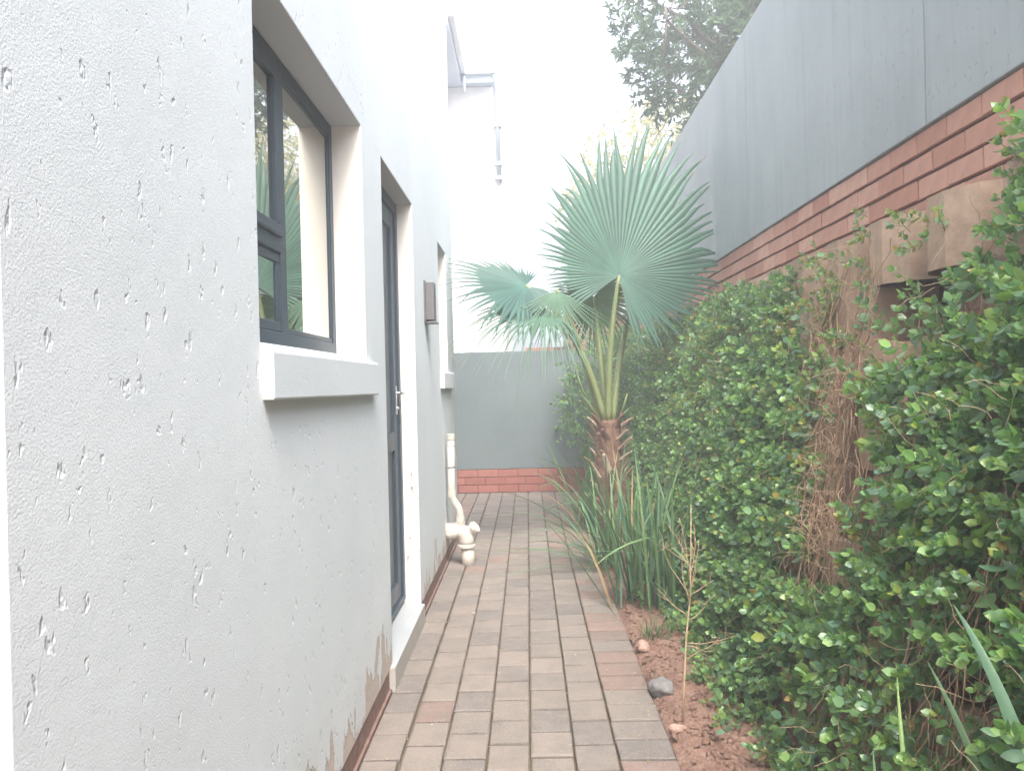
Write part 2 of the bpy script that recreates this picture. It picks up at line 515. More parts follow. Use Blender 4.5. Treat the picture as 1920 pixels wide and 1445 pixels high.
for (x0, x1, y0, y1, ci) in near + far[300:]:
    mb.box(x0+0.003, x1-0.003, y0+0.002, y1-0.002, -0.05, 0.0)
mb.build('paver_field', M_paver, parent=pave, kind='stuff')

# dark slit left of the pavers along the house
# soil bed
def soil_bed():
    nx, ny = 46, 420
    xs = np.linspace(0.45, 1.35, nx); ys = np.linspace(0.3, 8.5, ny)
    V = []
    for y in ys:
        for x in xs:
            h = 0.012 + 0.035*fbm(x*5, y*5, 1.3, 5) + 0.03*fbm(x*26, y*26, 7.7, 3)
            e = max(0.0, 1-(x-0.45)/0.05)
            V.append((x, y, h*(1-e) - 0.012*e + 0.05*max(0, x-0.8)))
    V = np.array(V)
    i = np.arange(nx*ny).reshape(ny, nx)
    F = np.stack([i[:-1,:-1].ravel(), i[:-1,1:].ravel(), i[1:,1:].ravel(), i[1:,:-1].ravel()], 1)
    return np_mesh('garden_bed', V, F, mat=M_soil, kind='structure')
bed = soil_bed()

def bed_z(x, y):
    return 0.012 + 0.035*fbm(x*5, y*5, 1.3, 5) + 0.03*fbm(x*26, y*26, 7.7, 3) + 0.05*max(0, x-0.8)

def lump(name, loc, r, mat, seed, sq=(1, 1, 0.6), sub=2, parent=None, **kw):
    bm = bmesh.new()
    bmesh.ops.create_icosphere(bm, subdivisions=sub, radius=1.0)
    for v in bm.verts:
        d = 1 + 0.32*mnoise.noise(v.co*1.3 + Vector((seed, seed, 0))) + 0.12*mnoise.noise(v.co*3.7 + Vector((seed, 0, 3)))
        v.co = Vector((v.co.x*sq[0], v.co.y*sq[1], v.co.z*sq[2]))*d*r
    me = bpy.data.meshes.new(name); bm.to_mesh(me); bm.free()
    me.materials.append(mat)
    for p in me.polygons: p.use_smooth = sub > 2
    o = bpy.data.objects.new(name, me); COL.objects.link(o); o.location = loc
    if parent: o.parent = parent
    return tag(o, **kw)
lump('stone', (0.488, 2.955, 0.022), 0.046, M_stone, 2.0, (1.1, 1.25, 0.75), 3,
     label='grey angular stone lying in the soil beside the paving edge', cat='stone')
lump('stone', (0.485, 3.42, 0.02), 0.034, M_pebble, 5.0, (0.8, 1.3, 0.8), 3,
     label='pinkish brick fragment at the paving edge near the small grass tuft', cat='stone')
lump('stone', (0.486, 2.63, 0.012), 0.024, M_pebble, 9.0, (1.2, 1.0, 0.6), 2,
     label='small pale pebble at the foot of the dry weed stalk', cat='stone')
# crumbs of soil: nobody could count them
def clods():
    bm = bmesh.new(); bmesh.ops.create_icosphere(bm, subdivisions=1, radius=1.0)
    tv = np.array([v.co[:] for v in bm.verts]); tf = np.array([[v.index for v in f.verts] for f in bm.faces]); bm.free()
    n = 5200
    Vs = []; Fs = []
    for i in range(n):
        x = rng.uniform(0.455, 1.0); y = 1.5 + 6.5*rng.random()**1.4
        s = 0.003 + 0.012*rng.random()**3
        p = np.array([x, y, bed_z(x, y)+s*0.25])
        a = rng.uniform(0, 6.28)
        t = tv*(1+0.35*rng.standard_normal((len(tv), 1)))*s*np.array([1.2, 0.9, 0.7])
        t = np.stack([t[:,0]*cos(a)-t[:,1]*sin(a), t[:,0]*sin(a)+t[:,1]*cos(a), t[:,2]], 1)
        Fs.append(tf + len(tv)*i); Vs.append(t+p)
    np_mesh('soil_clods', np.concatenate(Vs), F3=np.concatenate(Fs), mat=M_soil, smooth=False, kind='stuff',
            label='loose reddish crumbs of soil scattered over the garden bed', cat='soil')
clods()

# ------------------------------------------------------------------ house on the left
XW = -0.565
HY0, HY1, HZ = -3.5, 5.97, 5.3
house = empty('house', (XW, 1.2, 0), 'light grey plastered house wall with slate blue window and door on the left', 'house')
def wall_with_openings(ops, y0, y1, z0, z1, x):
    ys = sorted({y0, y1, *[o[0] for o in ops], *[o[1] for o in ops]})
    zs = sorted({z0, z1, *[o[2] for o in ops], *[o[3] for o in ops]})
    bm = bmesh.new()
    vm = {}
    def v(x_, y_, z_):
        kk = (round(x_, 5), round(y_, 5), round(z_, 5))
        if kk not in vm: vm[kk] = bm.verts.new(kk)
        return vm[kk]
    def inside(a, b):
        return any(o[0] < a < o[1] and o[2] < b < o[3] for o in ops)
    for i in range(len(ys)-1):
        for j in range(len(zs)-1):
            if inside((ys[i]+ys[i+1])/2, (zs[j]+zs[j+1])/2): continue
            f = bm.faces.new((v(x, ys[i], zs[j]), v(x, ys[i+1], zs[j]), v(x, ys[i+1], zs[j+1]), v(x, ys[i], zs[j+1])))
            f.material_index = 0
    for (a, b, c, d, dep) in ops:
        yy = [t for t in ys if a <= t <= b]; zz = [t for t in zs if c <= t <= d]
        for i in range(len(yy)-1):
            for z, fl in ((c, 0), (d, 1)):
                q = (v(x, yy[i], z), v(x, yy[i+1], z), v(x-dep, yy[i+1], z), v(x-dep, yy[i], z))
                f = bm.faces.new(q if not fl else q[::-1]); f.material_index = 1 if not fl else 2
        for j in range(len(zz)-1):
            for y_, fl in ((a, 0), (b, 1)):
                q = (v(x, y_, zz[j]), v(x-dep, y_, zz[j]), v(x-dep, y_, zz[j+1]), v(x, y_, zz[j+1]))
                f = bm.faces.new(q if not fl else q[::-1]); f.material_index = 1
    # return of the wall at the far corner, near end, top and bottom lip
    T = 0.24
    for q in (((x, y1, z0), (x-5, y1, z0), (x-5, y1, z1), (x, y1, z1)),
              ((x-5, y0, z0), (x, y0, z0), (x, y0, z1), (x-5, y0, z1)),
              ):
        f = bm.faces.new([v(*p) for p in q]); f.material_index = 0
    f = bm.faces.new([v(*p) for p in ((x, y0, z0), (x-T, y0, z0), (x-T, y1, z0), (x, y1, z0))]); f.material_index = 0
    bmesh.ops.recalc_face_normals(bm, faces=bm.faces)
    return bm
OPS = [(-0.25, 0.818, 0.095, 2.115, 0.16),
       (1.625, 2.700, 1.245, 2.118, 0.235),
       (3.068, 3.895, 0.095, 2.118, 0.235),
       (5.01, 5.49, 1.245, 2.135, 0.235)]
bm = wall_with_openings(OPS, HY0, HY1, 0.092, HZ, XW)
me = bpy.data.meshes.new('wall')
bmesh.ops.translate(bm, vec=(-XW, -1.2, 0), verts=bm.verts)
bm.to_mesh(me); bm.free()
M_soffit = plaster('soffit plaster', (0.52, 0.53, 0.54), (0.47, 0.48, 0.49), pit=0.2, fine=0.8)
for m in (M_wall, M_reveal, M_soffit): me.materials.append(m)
wall = bpy.data.objects.new('wall', me); COL.objects.link(wall); wall.parent = house
md = wall.modifiers.new('bevel', 'BEVEL'); md.width = 0.005; md.segments = 3; md.limit_method = 'ANGLE'; md.angle_limit = radians(60)
mb = MB(); mb.box(XW-0.23, XW-0.004, HY0, 3.03, 0, 0.0915); mb.box(XW-0.23, XW-0.004, 3.86, HY1-0.004, 0, 0.0915)
mb.build('plinth', M_plinth, house)
mb = MB(); mb.box(XW-0.012, XW+0.006, -3.4, 3.02, 0.0, 0.012); mb.box(XW-0.012, XW+0.006, 3.87, HY1, 0.0, 0.012)
mb.build('mortar_fillet', M_plinth, house)
# dark box behind the glass, roof slab
mb = MB(); mb.box(XW-4.8, XW-0.24, HY0+0.01, HY1-0.01, 0.1, 2.6)
mb.build('interior', M_interior, house)
mb = MB(); mb.box(XW-5.0, XW+0.02, HY0-0.1, HY1+0.02, HZ+0.002, HZ+0.12)
mb.build('roof', M_roof, house)

# sill boxes
def sill(y0, y1, xf, par):
    mb = MB()
    v = [(xf, y0, 1.176), (xf, y1, 1.170), (XW-0.10, y1, 1.170), (XW-0.10, y0, 1.176),
         (xf, y0, 1.283), (xf, y1, 1.283), (XW-0.10, y1, 1.318), (XW-0.10, y0, 1.318)]
    mb.add(v, [(0,3,2,1), (4,5,6,7), (1,2,6,5), (2,3,7,6)], 0)
    mb.add(v, [(0,1,5,4)], 0)
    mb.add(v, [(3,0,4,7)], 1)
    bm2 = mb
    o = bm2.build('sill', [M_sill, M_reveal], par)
    bmm = bmesh.new(); bmm.from_mesh(o.data); bmesh.ops.remove_doubles(bmm, verts=bmm.verts, dist=1e-5); bmm.to_mesh(o.data); bmm.free()
    md = o.modifiers.new('bevel', 'BEVEL'); md.width = 0.005; md.segments = 2; md.limit_method = 'ANGLE'
    return o

def rect_frame(mb, xf, xb, y0, y1, z0, z1, w):
    mb.box(xb, xf, y0, y1, z0, z0+w); mb.box(xb, xf, y0, y1, z1-w, z1)
    mb.box(xb, xf-0.0004, y0, y0+w, z0+w, z1-w); mb.box(xb, xf-0.0004, y1-w, y1, z0+w, z1-w)

XF = -0.668
win = empty('window', (0, 0.9, 1.3), parent=house)
mb = MB(); rect_frame(mb, XF, XF-0.06, 1.627, 2.698, 1.312, 2.116, 0.042)
mb.box(XF-0.06, XF-0.001, 2.098, 2.150, 1.354, 2.074)
mb.build('frame', M_frame, win, bevel=0.002)
mb = MB(); rect_frame(mb, XF+0.004, XF-0.03, 1.672, 2.096, 1.622, 2.072, 0.026)
mb.box(XF+0.004, XF+0.012, 1.672, 2.096, 1.612, 1.626)
mb.build('top_sash', M_frame, win, bevel=0.003)
mb = MB(); rect_frame(mb, XF-0.002, XF-0.03, 1.671, 2.097, 1.356, 1.568, 0.026)
mb.box(XF-0.03, XF+0.004, 1.671, 2.097, 1.569, 1.619)
mb.build('lower_light', M_frame, win, bevel=0.003)
mb = MB(); rect_frame(mb, XF-0.004, XF-0.03, 2.151, 2.655, 1.355, 2.073, 0.014)
mb.build('glazing_bead', M_frame, win, bevel=0.002)
for (a, b, c, d) in ((1.699, 2.069, 1.649, 2.045), (1.698, 2.070, 1.383, 1.541), (2.166, 2.640, 1.370, 2.058)):
    mb = MB(); mb.box(XF-0.016, XF-0.008, a, b, c, d); mb.build('pane', M_glass, win)
sill(1.632, 2.795, XW+0.025, win)

# door
door = empty('door', (0, 2.3, 0.1), parent=house)
XD = -0.642
mb = MB()
mb.box(XD-0.07, XD, 3.070, 3.118, 0.125, 2.116); mb.box(XD-0.07, XD, 3.845, 3.893, 0.125, 2.116)
mb.box(XD-0.07, XD-0.001, 3.118, 3.845, 2.062, 2.115)
mb.box(XD-0.07, XD-0.001, 3.118, 3.845, 0.125, 0.150)
mb.build('door_frame', M_frame, door, bevel=0.002)
mb = MB()
mb.box(XD-0.055, XD-0.012, 3.122, 3.205, 0.154, 2.058); mb.box(XD-0.055, XD-0.012, 3.758, 3.841, 0.154, 2.058)
for a, b in ((0.154, 0.24), (0.885, 0.975), (1.975, 2.058)):
    mb.box(XD-0.055, XD-0.013, 3.205, 3.758, a, b)
mb.build('door_leaf', M_frame, door, bevel=0.003)
for a, b in ((0.24, 0.885), (0.975, 1.975)):
    mb = MB(); mb.box(XD-0.036, XD-0.026, 3.205, 3.758, a, b); mb.build('door_panel', M_frame, door)
mb = MB()
mb.box(XD-0.012, XD-0.006, 3.785, 3.812, 1.06, 1.20)
mb.tube([(XD-0.006, 3.80, 1.165), (XD+0.03, 3.80, 1.165)], 0.008, 8)
mb.tube([(XD+0.03, 3.806, 1.165), (XD+0.032, 3.70, 1.165)], 0.007, 8)
mb.tube([(XD-0.006, 3.80, 1.09), (XD+0.003, 3.80, 1.09)], 0.008, 8)
mb.build('handle', M_chrome, door, smooth=False)
# threshold step
mb = MB()
v = [(-0.545, 3.012, 0.0), (-0.545, 3.886, 0.0), (-0.80, 3.886, 0.0), (-0.80, 3.012, 0.0),
     (-0.545, 3.012, 0.094), (-0.545, 3.886, 0.096), (-0.80, 3.886, 0.124), (-0.80, 3.072, 0.124)]
mb.add(v, [(0,3,2,1), (1,2,6,5), (2,3,7,6), (3,0,4,7)], 1)
mb.add(v, [(0,1,5,4)], 1)
mb.add(v, [(4,5,6,7)], 0)
mb.build('threshold', [M_thresh, M_thresh_f], door)

# narrow far window
win2 = empty('window', (0, 4.05, 1.3), parent=house)
mb = MB(); rect_frame(mb, XF, XF-0.06, 5.012, 5.488, 1.312, 2.133, 0.04); mb.build('frame', M_frame, win2, bevel=0.002)
mb = MB(); mb.box(XF-0.016, XF-0.008, 5.052, 5.448, 1.352, 2.093); mb.build('pane', M_glass, win2)
sill(5.00, 5.70, XW+0.028, win2)
# doorway whose cream reveal shows at the left border
door2 = empty('side_door', (0, -0.9, 0.1), parent=house)
mb = MB(); rect_frame(mb, XW-0.10, XW-0.158, -0.248, 0.816, 0.098, 2.113, 0.05); mb.build('door_frame', M_frame, door2, bevel=0.002)
mb = MB(); mb.box(XW-0.15, XW-0.13, -0.198, 0.773, 0.15, 2.06); mb.build('door_leaf', M_frame, door2)

# wall lamp
lamp = empty('wall_light', (XW, 4.35, 1.66), 'dark bronze box shaped wall light between the door and the narrow window', 'light')
mb = MB()
mb.box(XW+0.008, XW+0.054, 4.29, 4.30, 1.565, 1.775); mb.box(XW+0.008, XW+0.054, 4.385, 4.395, 1.565, 1.775)
mb.box(XW+0.044, XW+0.054, 4.30, 4.385, 1.565, 1.775); mb.box(XW+0.008, XW+0.0439, 4.30, 4.385, 1.70, 1.765)
mb.build('housing', M_lamp, lamp, bevel=0.002)
mb = MB(); mb.box(XW+0.0005, XW+0.0078, 4.27, 4.415, 1.555, 1.785); mb.build('backplate', M_lamp, lamp, bevel=0.001)
mb = MB(); mb.box(XW+0.012, XW+0.043, 4.305, 4.38, 1.60, 1.69); mb.build('diffuser', M_opal, lamp)
mb = MB(); mb.box(XW+0.001, XW+0.066, 4.288, 4.42, 1.548, 1.5545); mb.build('bottom_lip', M_lamp, lamp, bevel=0.001)

# pipes
def arc(c, r, a0, a1, ux, uy, n=8):
    c = Vector(c); ux = Vector(ux); uy = Vector(uy)
    return [c + ux*(r*cos(a0+(a1-a0)*i/n)) + uy*(r*sin(a0+(a1-a0)*i/n)) for i in range(n+1)]
PX, PY = -0.432, 5.14
pipe = empty('drain_pipe', (PX, PY, 0), 'cream plastic drain elbow with upright vent pipe standing against the house wall', 'pipe')
mb = MB()
X_, Z_ = (1, 0, 0), (0, 0, 1)
pts = [(XW-0.02, PY, 0.222), (-0.49, PY, 0.222)] + arc((-0.49, PY, 0.164), 0.058, pi/2, 0, X_, Z_, 8) + [(PX, PY, 0.10), (PX, PY, -0.02)]
mb.tube(pts[:-2] + [(PX, PY, 0.13)], 0.053, 24)
mb.build('elbow', M_pvc, pipe, smooth=True)
mb = MB(); mb.tube([(PX+0.004, PY, 0.125), (PX+0.012, PY, -0.04)], 0.044, 24); mb.build('ground_pipe', M_pvc, pipe, smooth=True)
mb = MB()
mb.tube([(PX, PY, 0.112), (PX, PY, 0.116), (PX, PY, 0.132), (PX, PY, 0.136)], [0.056, 0.0605, 0.0605, 0.055], 24)
mb.build('collar', M_pvc, pipe, smooth=False)
mb = MB()
d = Vector((0.75, -0.25, 0.6)).normalized(); c0 = Vector((-0.405, PY, 0.222))
mb.tube([c0, c0+d*0.035], 0.036, 20)
mb.tube([c0+d*0.035, c0+d*0.0351, c0+d*0.052], [0.042, 0.044, 0.040], 20)
mb.build('access_cap', M_pvc, pipe, smooth=False)
mb = MB()
mb.tube([(-0.521, 5.14, 0.87), (-0.524, 5.14, 0.50), (-0.523, 5.14, 0.455), (-0.508, 5.14, 0.42), (-0.484, 5.14, 0.385), (-0.472, 5.14, 0.35), (-0.470, 5.14, 0.265)], 0.024, 18)
mb.build('vent_pipe', M_pvc, pipe, smooth=True)
for (x, z0, z1, r) in ((-0.521, 0.835, 0.872, 0.0275), (-0.521, 0.795, 0.801, 0.0265), (-0.523, 0.45, 0.49, 0.028), (-0.470, 0.29, 0.325, 0.028), (-0.472, 0.265, 0.285, 0.034)):
    mb = MB(); mb.tube([(x, 5.14, z0), (x, 5.14, z1)], r, 18); mb.build('coupling', M_pvc, pipe, smooth=False)
mb = MB(); mb.tube([(-0.524, 5.14, 0.647), (-0.524, 5.14, 0.655)], 0.0265, 16); mb.box(XW, -0.53, 5.132, 5.148, 0.646, 0.656)
mb.build('pipe_clip', M_chrome, pipe)
for s in pipe.children:
    for p in s.data.polygons:
        if len(p.vertices) > 6: p.use_smooth = False

# ------------------------------------------------------------------ boundary wall on the right
brick_meshes = []
def brick_mesh(l, d, h, seed):
    rs = random.Random(seed)
    c = 0.003
    j = lambda a, s=0.0012: a + rs.uniform(-s, s)
    V = []
    # front face towards -X local; length along Y
    for (x, ins) in ((d, 0), (c, 0), (0, c)):
        for sy, sz in ((-1,-1),(1,-1),(1,1),(-1,1)):
            V.append((j(x, 0.0008), j(sy*(l/2-ins)), j(sz*(h/2-ins))))
    F = []
    for b in (0, 4):
        for i in range(4):
            F.append((b+i, b+4+i, b+4+(i+1) % 4, b+(i+1) % 4))
    F.append((11, 10, 9, 8))
    me = bpy.data.meshes.new('brick')
    me.from_pydata(V, [], F); me.materials.append(M_brick); me.update()
    return me
XB = 1.50
bwall = empty('boundary_wall', (XB, 4.0, 1.6), 'tall grey plastered boundary wall on a red face brick base above the creeper', 'wall')
PITCH = 0.212; CH = 0.0866
variants = [brick_mesh(PITCH-0.005, 0.07, CH-0.013, i) for i in range(6)]
nb = 0
br = random.Random(11)
for c_ in range(5):
    zc = 2.112 - CH*(c_+0.5)
    y = 1.45 + (PITCH/2 if c_ % 2 else 0) + 0.03
    while y < 11.25:
        o = bpy.data.objects.new('brick', br.choice(variants))
        COL.objects.link(o); o.parent = bwall
        o.location = (br.uniform(-0.0025, 0.0025), y+PITCH/2-4.0 + br.uniform(-.001, .001), zc-1.6)
        o.rotation_euler = (br.gauss(0, 0.003), br.gauss(0, 0.01), br.gauss(0, 0.005))
        y += PITCH; nb += 1
print('bricks', nb)
mb = MB(); mb.box(XB+0.016, XB+0.22, -4, 11.3, 1.66, 2.11); mb.build('mortar_core', M_mortar, bwall)
# courses lower down and behind the camera, hidden by the creeper: joined
mb = MB()
for c_ in range(5):
    y = -4.0
    while y < 1.4:
        mb.box(XB, XB+0.06, y+0.003, y+PITCH-0.003, 2.112-CH*(c_+1)+0.008, 2.112-CH*c_-0.005); y += PITCH
mb.build('brick_field', M_brick, bwall, kind='stuff')
ys = [-4.0, -1.68, 0.59, 2.868, 5.135, 7.41, 9.68, 11.3]
for i in range(len(ys)-1):
    mb = MB(); mb.box(XB-0.012, XB+0.22, ys[i]+0.0035, ys[i+1]-0.0035, 2.1125, 3.505)
    mb.build('plaster_panel', M_grey, bwall, bevel=0.004)
mb = MB(); mb.box(XB+0.0, XB+0.21, -4, 11.3, 2.12, 3.495); mb.build('panel_core', M_grey, bwall)

# wall returning behind the end wall
fwall = empty('garden_wall', (0.6, 11.4, 1.2), 'low red brick wall far behind the end of the passage', 'wall')
fv = [brick_mesh(PITCH-0.005, 0.07, CH-0.013, 50+i) for i in range(3)]
for (xa, xb_, ztop, nc) in ((0.55, 1.49, 2.17, 8), (-0.02, 0.55, 1.72, 4)):
    for c_ in range(nc):
        x = xa + (PITCH/2 if c_ % 2 else 0)
        while x+PITCH <= xb_+0.06:
            o = bpy.data.objects.new('brick', br.choice(fv)); COL.objects.link(o); o.parent = fwall
            o.location = (x+PITCH/2-0.6, -0.1, ztop-CH*(c_+0.5)-1.2)
            o.rotation_euler = (0, 0, pi/2)
            x += PITCH
    mb = MB(); mb.box(xa, xb_, 11.325, 11.5, -0.04, ztop-0.005); mb.build('mortar_core', M_mortar, fwall)

# end wall of the passage
ewall = empty('end_wall', (0, 8.5, 0), 'low dark grey end wall on a red brick plinth closing the passage', 'wall')
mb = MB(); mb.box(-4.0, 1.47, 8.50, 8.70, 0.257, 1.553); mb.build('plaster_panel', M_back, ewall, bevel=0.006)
mb = MB(); mb.box(-4.0, 1.47, 8.512, 8.69, -0.04, 0.2565); mb.build('mortar_core', M_mortar, ewall)
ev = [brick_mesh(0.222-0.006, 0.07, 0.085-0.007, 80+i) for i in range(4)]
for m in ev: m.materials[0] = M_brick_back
for c_ in range(3):
    x = -1.6 + (0.111 if c_ % 2 else 0.03)
    while x < 1.0:
        o = bpy.data.objects.new('brick', br.choice(ev)); COL.objects.link(o); o.parent = ewall
        o.location = (x, -0.004 - (0.012 if c_ == 0 else 0.0) + br.uniform(-.001, .001), 0.0855*(c_+0.5))
        o.rotation_euler = (br.gauss(0, .004), 0, pi/2 + br.gauss(0, .004))
        x += 0.222

# ------------------------------------------------------------------ neighbouring white house
nh = empty('white_house', (-1.2, 11.0, 0), 'white two storey house with blue grey eaves beyond the end wall', 'house')
mb = MB()
mb.box(-8.0, -1.18, 9.4, 11.2, -0.04, 5.52)
mb.box(-8.0, -0.30, 11.2, 18.0, -0.04, 5.52)
mb.build('wall', M_white, nh, bevel=0.01)
mb = MB()
mb.box(-8.0, -0.86, 9.2, 11.2, 5.523, 5.56); mb.box(-8.0, -0.40, 11.01, 18.2, 5.524, 5.561)
mb.build('soffit', M_fascia, nh)
mb = MB()
mb.add([(-8, 9.2, 5.57), (-0.85, 9.2, 5.57), (-0.85, 11.0, 5.57), (-0.38, 11.0, 5.57), (-0.38, 18.2, 5.57), (-8, 18.2, 5.57), (-5, 11.5, 6.7), (-4, 15, 7.0)],
       [(0,1,6), (1,2,6), (2,3,7,6), (3,4,7), (4,5,7), (5,0,6,7)])
mb.build('roof', M_roof, nh)
mb = MB()
mb.box(-0.862, -0.85, 9.2, 11.0, 5.50, 5.68); mb.box(-0.862, -0.39, 10.99, 11.002, 5.50, 5.68)
mb.build('fascia', M_fascia, nh)
mb = MB()
mb.box(-0.848, -0.775, 9.2, 10.985, 5.60, 5.69); mb.box(-0.848, -0.35, 10.91, 10.988, 5.60, 5.69)
mb.build('gutter', M_pvc_white, nh, bevel=0.01)
mb = MB(); mb.tube([(-0.80, 10.95, 5.60), (-0.80, 10.95, 5.50), (-0.80, 11.0, 5.42), (-0.80, 11.0, 5.36)], 0.025, 10)
mb.build('gutter_outlet', M_fascia, nh, smooth=True)
mb = MB(); mb.tube([(-0.375, 10.95, 5.60), (-0.36, 11.12, 5.45), (-0.355, 11.14, 5.3), (-0.335, 11.15, 4.1)], 0.035, 12)
mb.build('downpipe', M_pipe_grey, nh, smooth=True)
for z in (4.9, 4.35, 4.14):
    mb = MB(); mb.box(-0.40, -0.29, 11.10, 11.199, z, z+0.05); mb.build('pipe_bracket', M_pipe_grey, nh)

# ------------------------------------------------------------------ retaining wall of hollow concrete blocks
def surf_x(z):
    return 0.80 + 0.325*z
rwall = empty('retaining_wall', (1.1, 3.0, 0), 'stepped retaining wall of earthy hollow concrete blocks under the creeper', 'retaining wall')
def block_mesh(w, d, h):
    # rounded hollow front: outer outline extruded, open pocket at the top
    mb = MB()
    out = [(d, -w/2), (0.15, -w/2), (0.055, -w*0.40), (0.0, -w*0.14), (0.0, w*0.14), (0.055, w*0.40), (0.15, w/2), (d, w/2)]
    t = 0.05
    inn = [(d-0.01, -w/2+t), (0.17, -w/2+t), (0.10, -w*0.28), (t, -w*0.11), (t, w*0.11), (0.10, w*0.28), (0.17, w/2-t), (d-0.01, w/2-t)]
    n = len(out); V = []
    for z in (0, h):
        V += [(x, y, z) for x, y in out]
    V += [(x, y, h) for x, y in inn] + [(x, y, h*0.45) for x, y in inn]
    F = []
    for i in range(n-1):
        F.append((i, n+i, n+i+1, i+1))
        F.append((n+i, 2*n+i, 2*n+i+1, n+i+1))
        F.append((2*n+i, 3*n+i, 3*n+i+1, 2*n+i+1))
    F.append((n-1, 2*n-1, n, 0)); F.append((2*n-1, 3*n-1, 2*n, n)); F.append((3*n-1, 4*n-1, 3*n, 2*n))
    F.append(tuple(range(3*n, 4*n)))
    me = bpy.data.meshes.new('block')
    me.from_pydata(V, [], F); me.materials.append(M_block); me.update()
    bm_ = bmesh.new(); bm_.from_mesh(me); bmesh.ops.recalc_face_normals(bm_, faces=bm_.faces); bm_.to_mesh(me); bm_.free()
    return me
bkm = block_mesh(0.36, 0.30, 0.215)
bk_tall = block_mesh(0.40, 0.30, 0.245)
rr = random.Random(5)
CHB = 0.22
nbk = 0
for c_ in range(8):
    z0 = 0.0 + CHB*c_
    xf = 0.86 + 0.0705*c_
    pitch = 0.53 if c_ < 7 else 0.43
    x_in = 0.0 if c_ < 7 else 0.02
    y = 1.05 + (pitch/2 if c_ % 2 else 0)
    while y < 8.3:
        if not (c_ == 6 and 2.6 < y < 3.15) and not (c_ == 5 and 2.6 < y < 3.0 and False):       # the empty pocket that shows as a dark hole
            o = bpy.data.objects.new('block', bk_tall if c_ == 7 else bkm)
            COL.objects.link(o); o.parent = rwall
            o.location = (xf-1.1+rr.uniform(-.006, .006), y-3.0, z0)
            o.rotation_euler = (0, 0, rr.gauss(0, 0.02)); nbk += 1
        y += pitch
# infill pieces between the top blocks
for (y, z, w, h) in ((3.42, 1.30, 0.30, 0.215),):
    o = bpy.data.objects.new('block', block_mesh(w, 0.28, h)); COL.objects.link(o); o.parent = rwall
    o.location = (surf_x(z)-1.1, y-3.0, z)
# soil held behind and between the blocks
def soil_face():
    ny, nz = 260, 60
    V = []
    for iy in range(ny):
        y = -3.0 + 11.5*iy/(ny-1)
        for iz in range(nz):
            t = iz/(nz-1); z = -0.03 + t*1.74
            st = (z/CHB) % 1.0
            x = 0.86 + 0.0705*(z/CHB) + 0.13 - 0.06*st + 0.05*fbm(y*6, z*8, 3.0, 4)
            x = min(x, XB-0.005)
            if 2.62 < y < 3.12 and 1.30 < z < 1.57: x = 1.72
            V.append((x, y, z))
    i = np.arange(ny*nz).reshape(ny, nz)
    F = np.stack([i[:-1,:-1].ravel(), i[1:,:-1].ravel(), i[1:,1:].ravel(), i[:-1,1:].ravel()], 1)
    np_mesh('earth_bank', V, F[:, ::-1], mat=M_soil, kind='structure')
soil_face()

# ------------------------------------------------------------------ creeper
LT = np.array([[0,0,0],[.26,-.27,.06],[.30,0,-.02],[.26,.27,.06],[.66,-.31,.08],[.68,0,0.0],[.66,.31,.08],[1.0,0,-.06]])   # along X, width Y, normal Z
LF4 = np.array([[1,2,5,4],[2,3,6,5]]); LF3 = np.array([[0,2,1],[0,3,2],[4,5,7],[5,6,7]])
def rotm(axis, a):
    return np.array(Matrix.Rotation(a, 3, Vector(axis)))
def make_sprig(seed, n_nodes, gap, size):
    rs = np.random.default_rng(seed)
    L = []   # (pos, R, scale)
    p = np.zeros(3); d = np.array([1.0, 0, 0])
    tw = rs.uniform(0, 3)
    path = [p.copy()]
    for i in range(n_nodes):
        t = (i+1)/n_nodes
        d = d + rs.normal(0, 0.12, 3); d /= np.linalg.norm(d)
        p = p + d*gap*(1.15-0.5*t); path.append(p.copy())
        X = d; Y = np.cross([0.0, 0.1, 1.0], X); Y /= np.linalg.norm(Y); Z = np.cross(X, Y)
        B = np.stack([X, Y, Z], 1)
        for s in (0, pi):
            ph = tw + i*pi/2 + s + rs.normal(0, 0.25)
            op = 1.15 - 0.45*t + rs.normal(0, 0.15)
            Rl = B @ rotm((1, 0, 0), ph) @ rotm((0, 1, 0), -op)
            sc = size*(1.0-0.35*t*t)*rs.uniform(0.75, 1.15)
            L.append((p + Rl @ np.array([sc*0.12, 0, 0]), Rl, sc, t))
    for s in range(3):
        Rl = B @ rotm((1, 0, 0), tw + s*2.1) @ rotm((0, 1, 0), -0.55)
        L.append((p, Rl, size*0.5, 1.0))
    return np.array([l[0] for l in L]), np.array([l[1] for l in L]), np.array([l[2] for l in L]), np.array([l[3] for l in L]), np.array(path)
SPR = [make_sprig(100+i, [4, 5, 5, 6, 7, 8][i % 6], [0.022, 0.026, 0.024, 0.024, 0.022, 0.024][i % 6], 0.042) for i in range(12)]

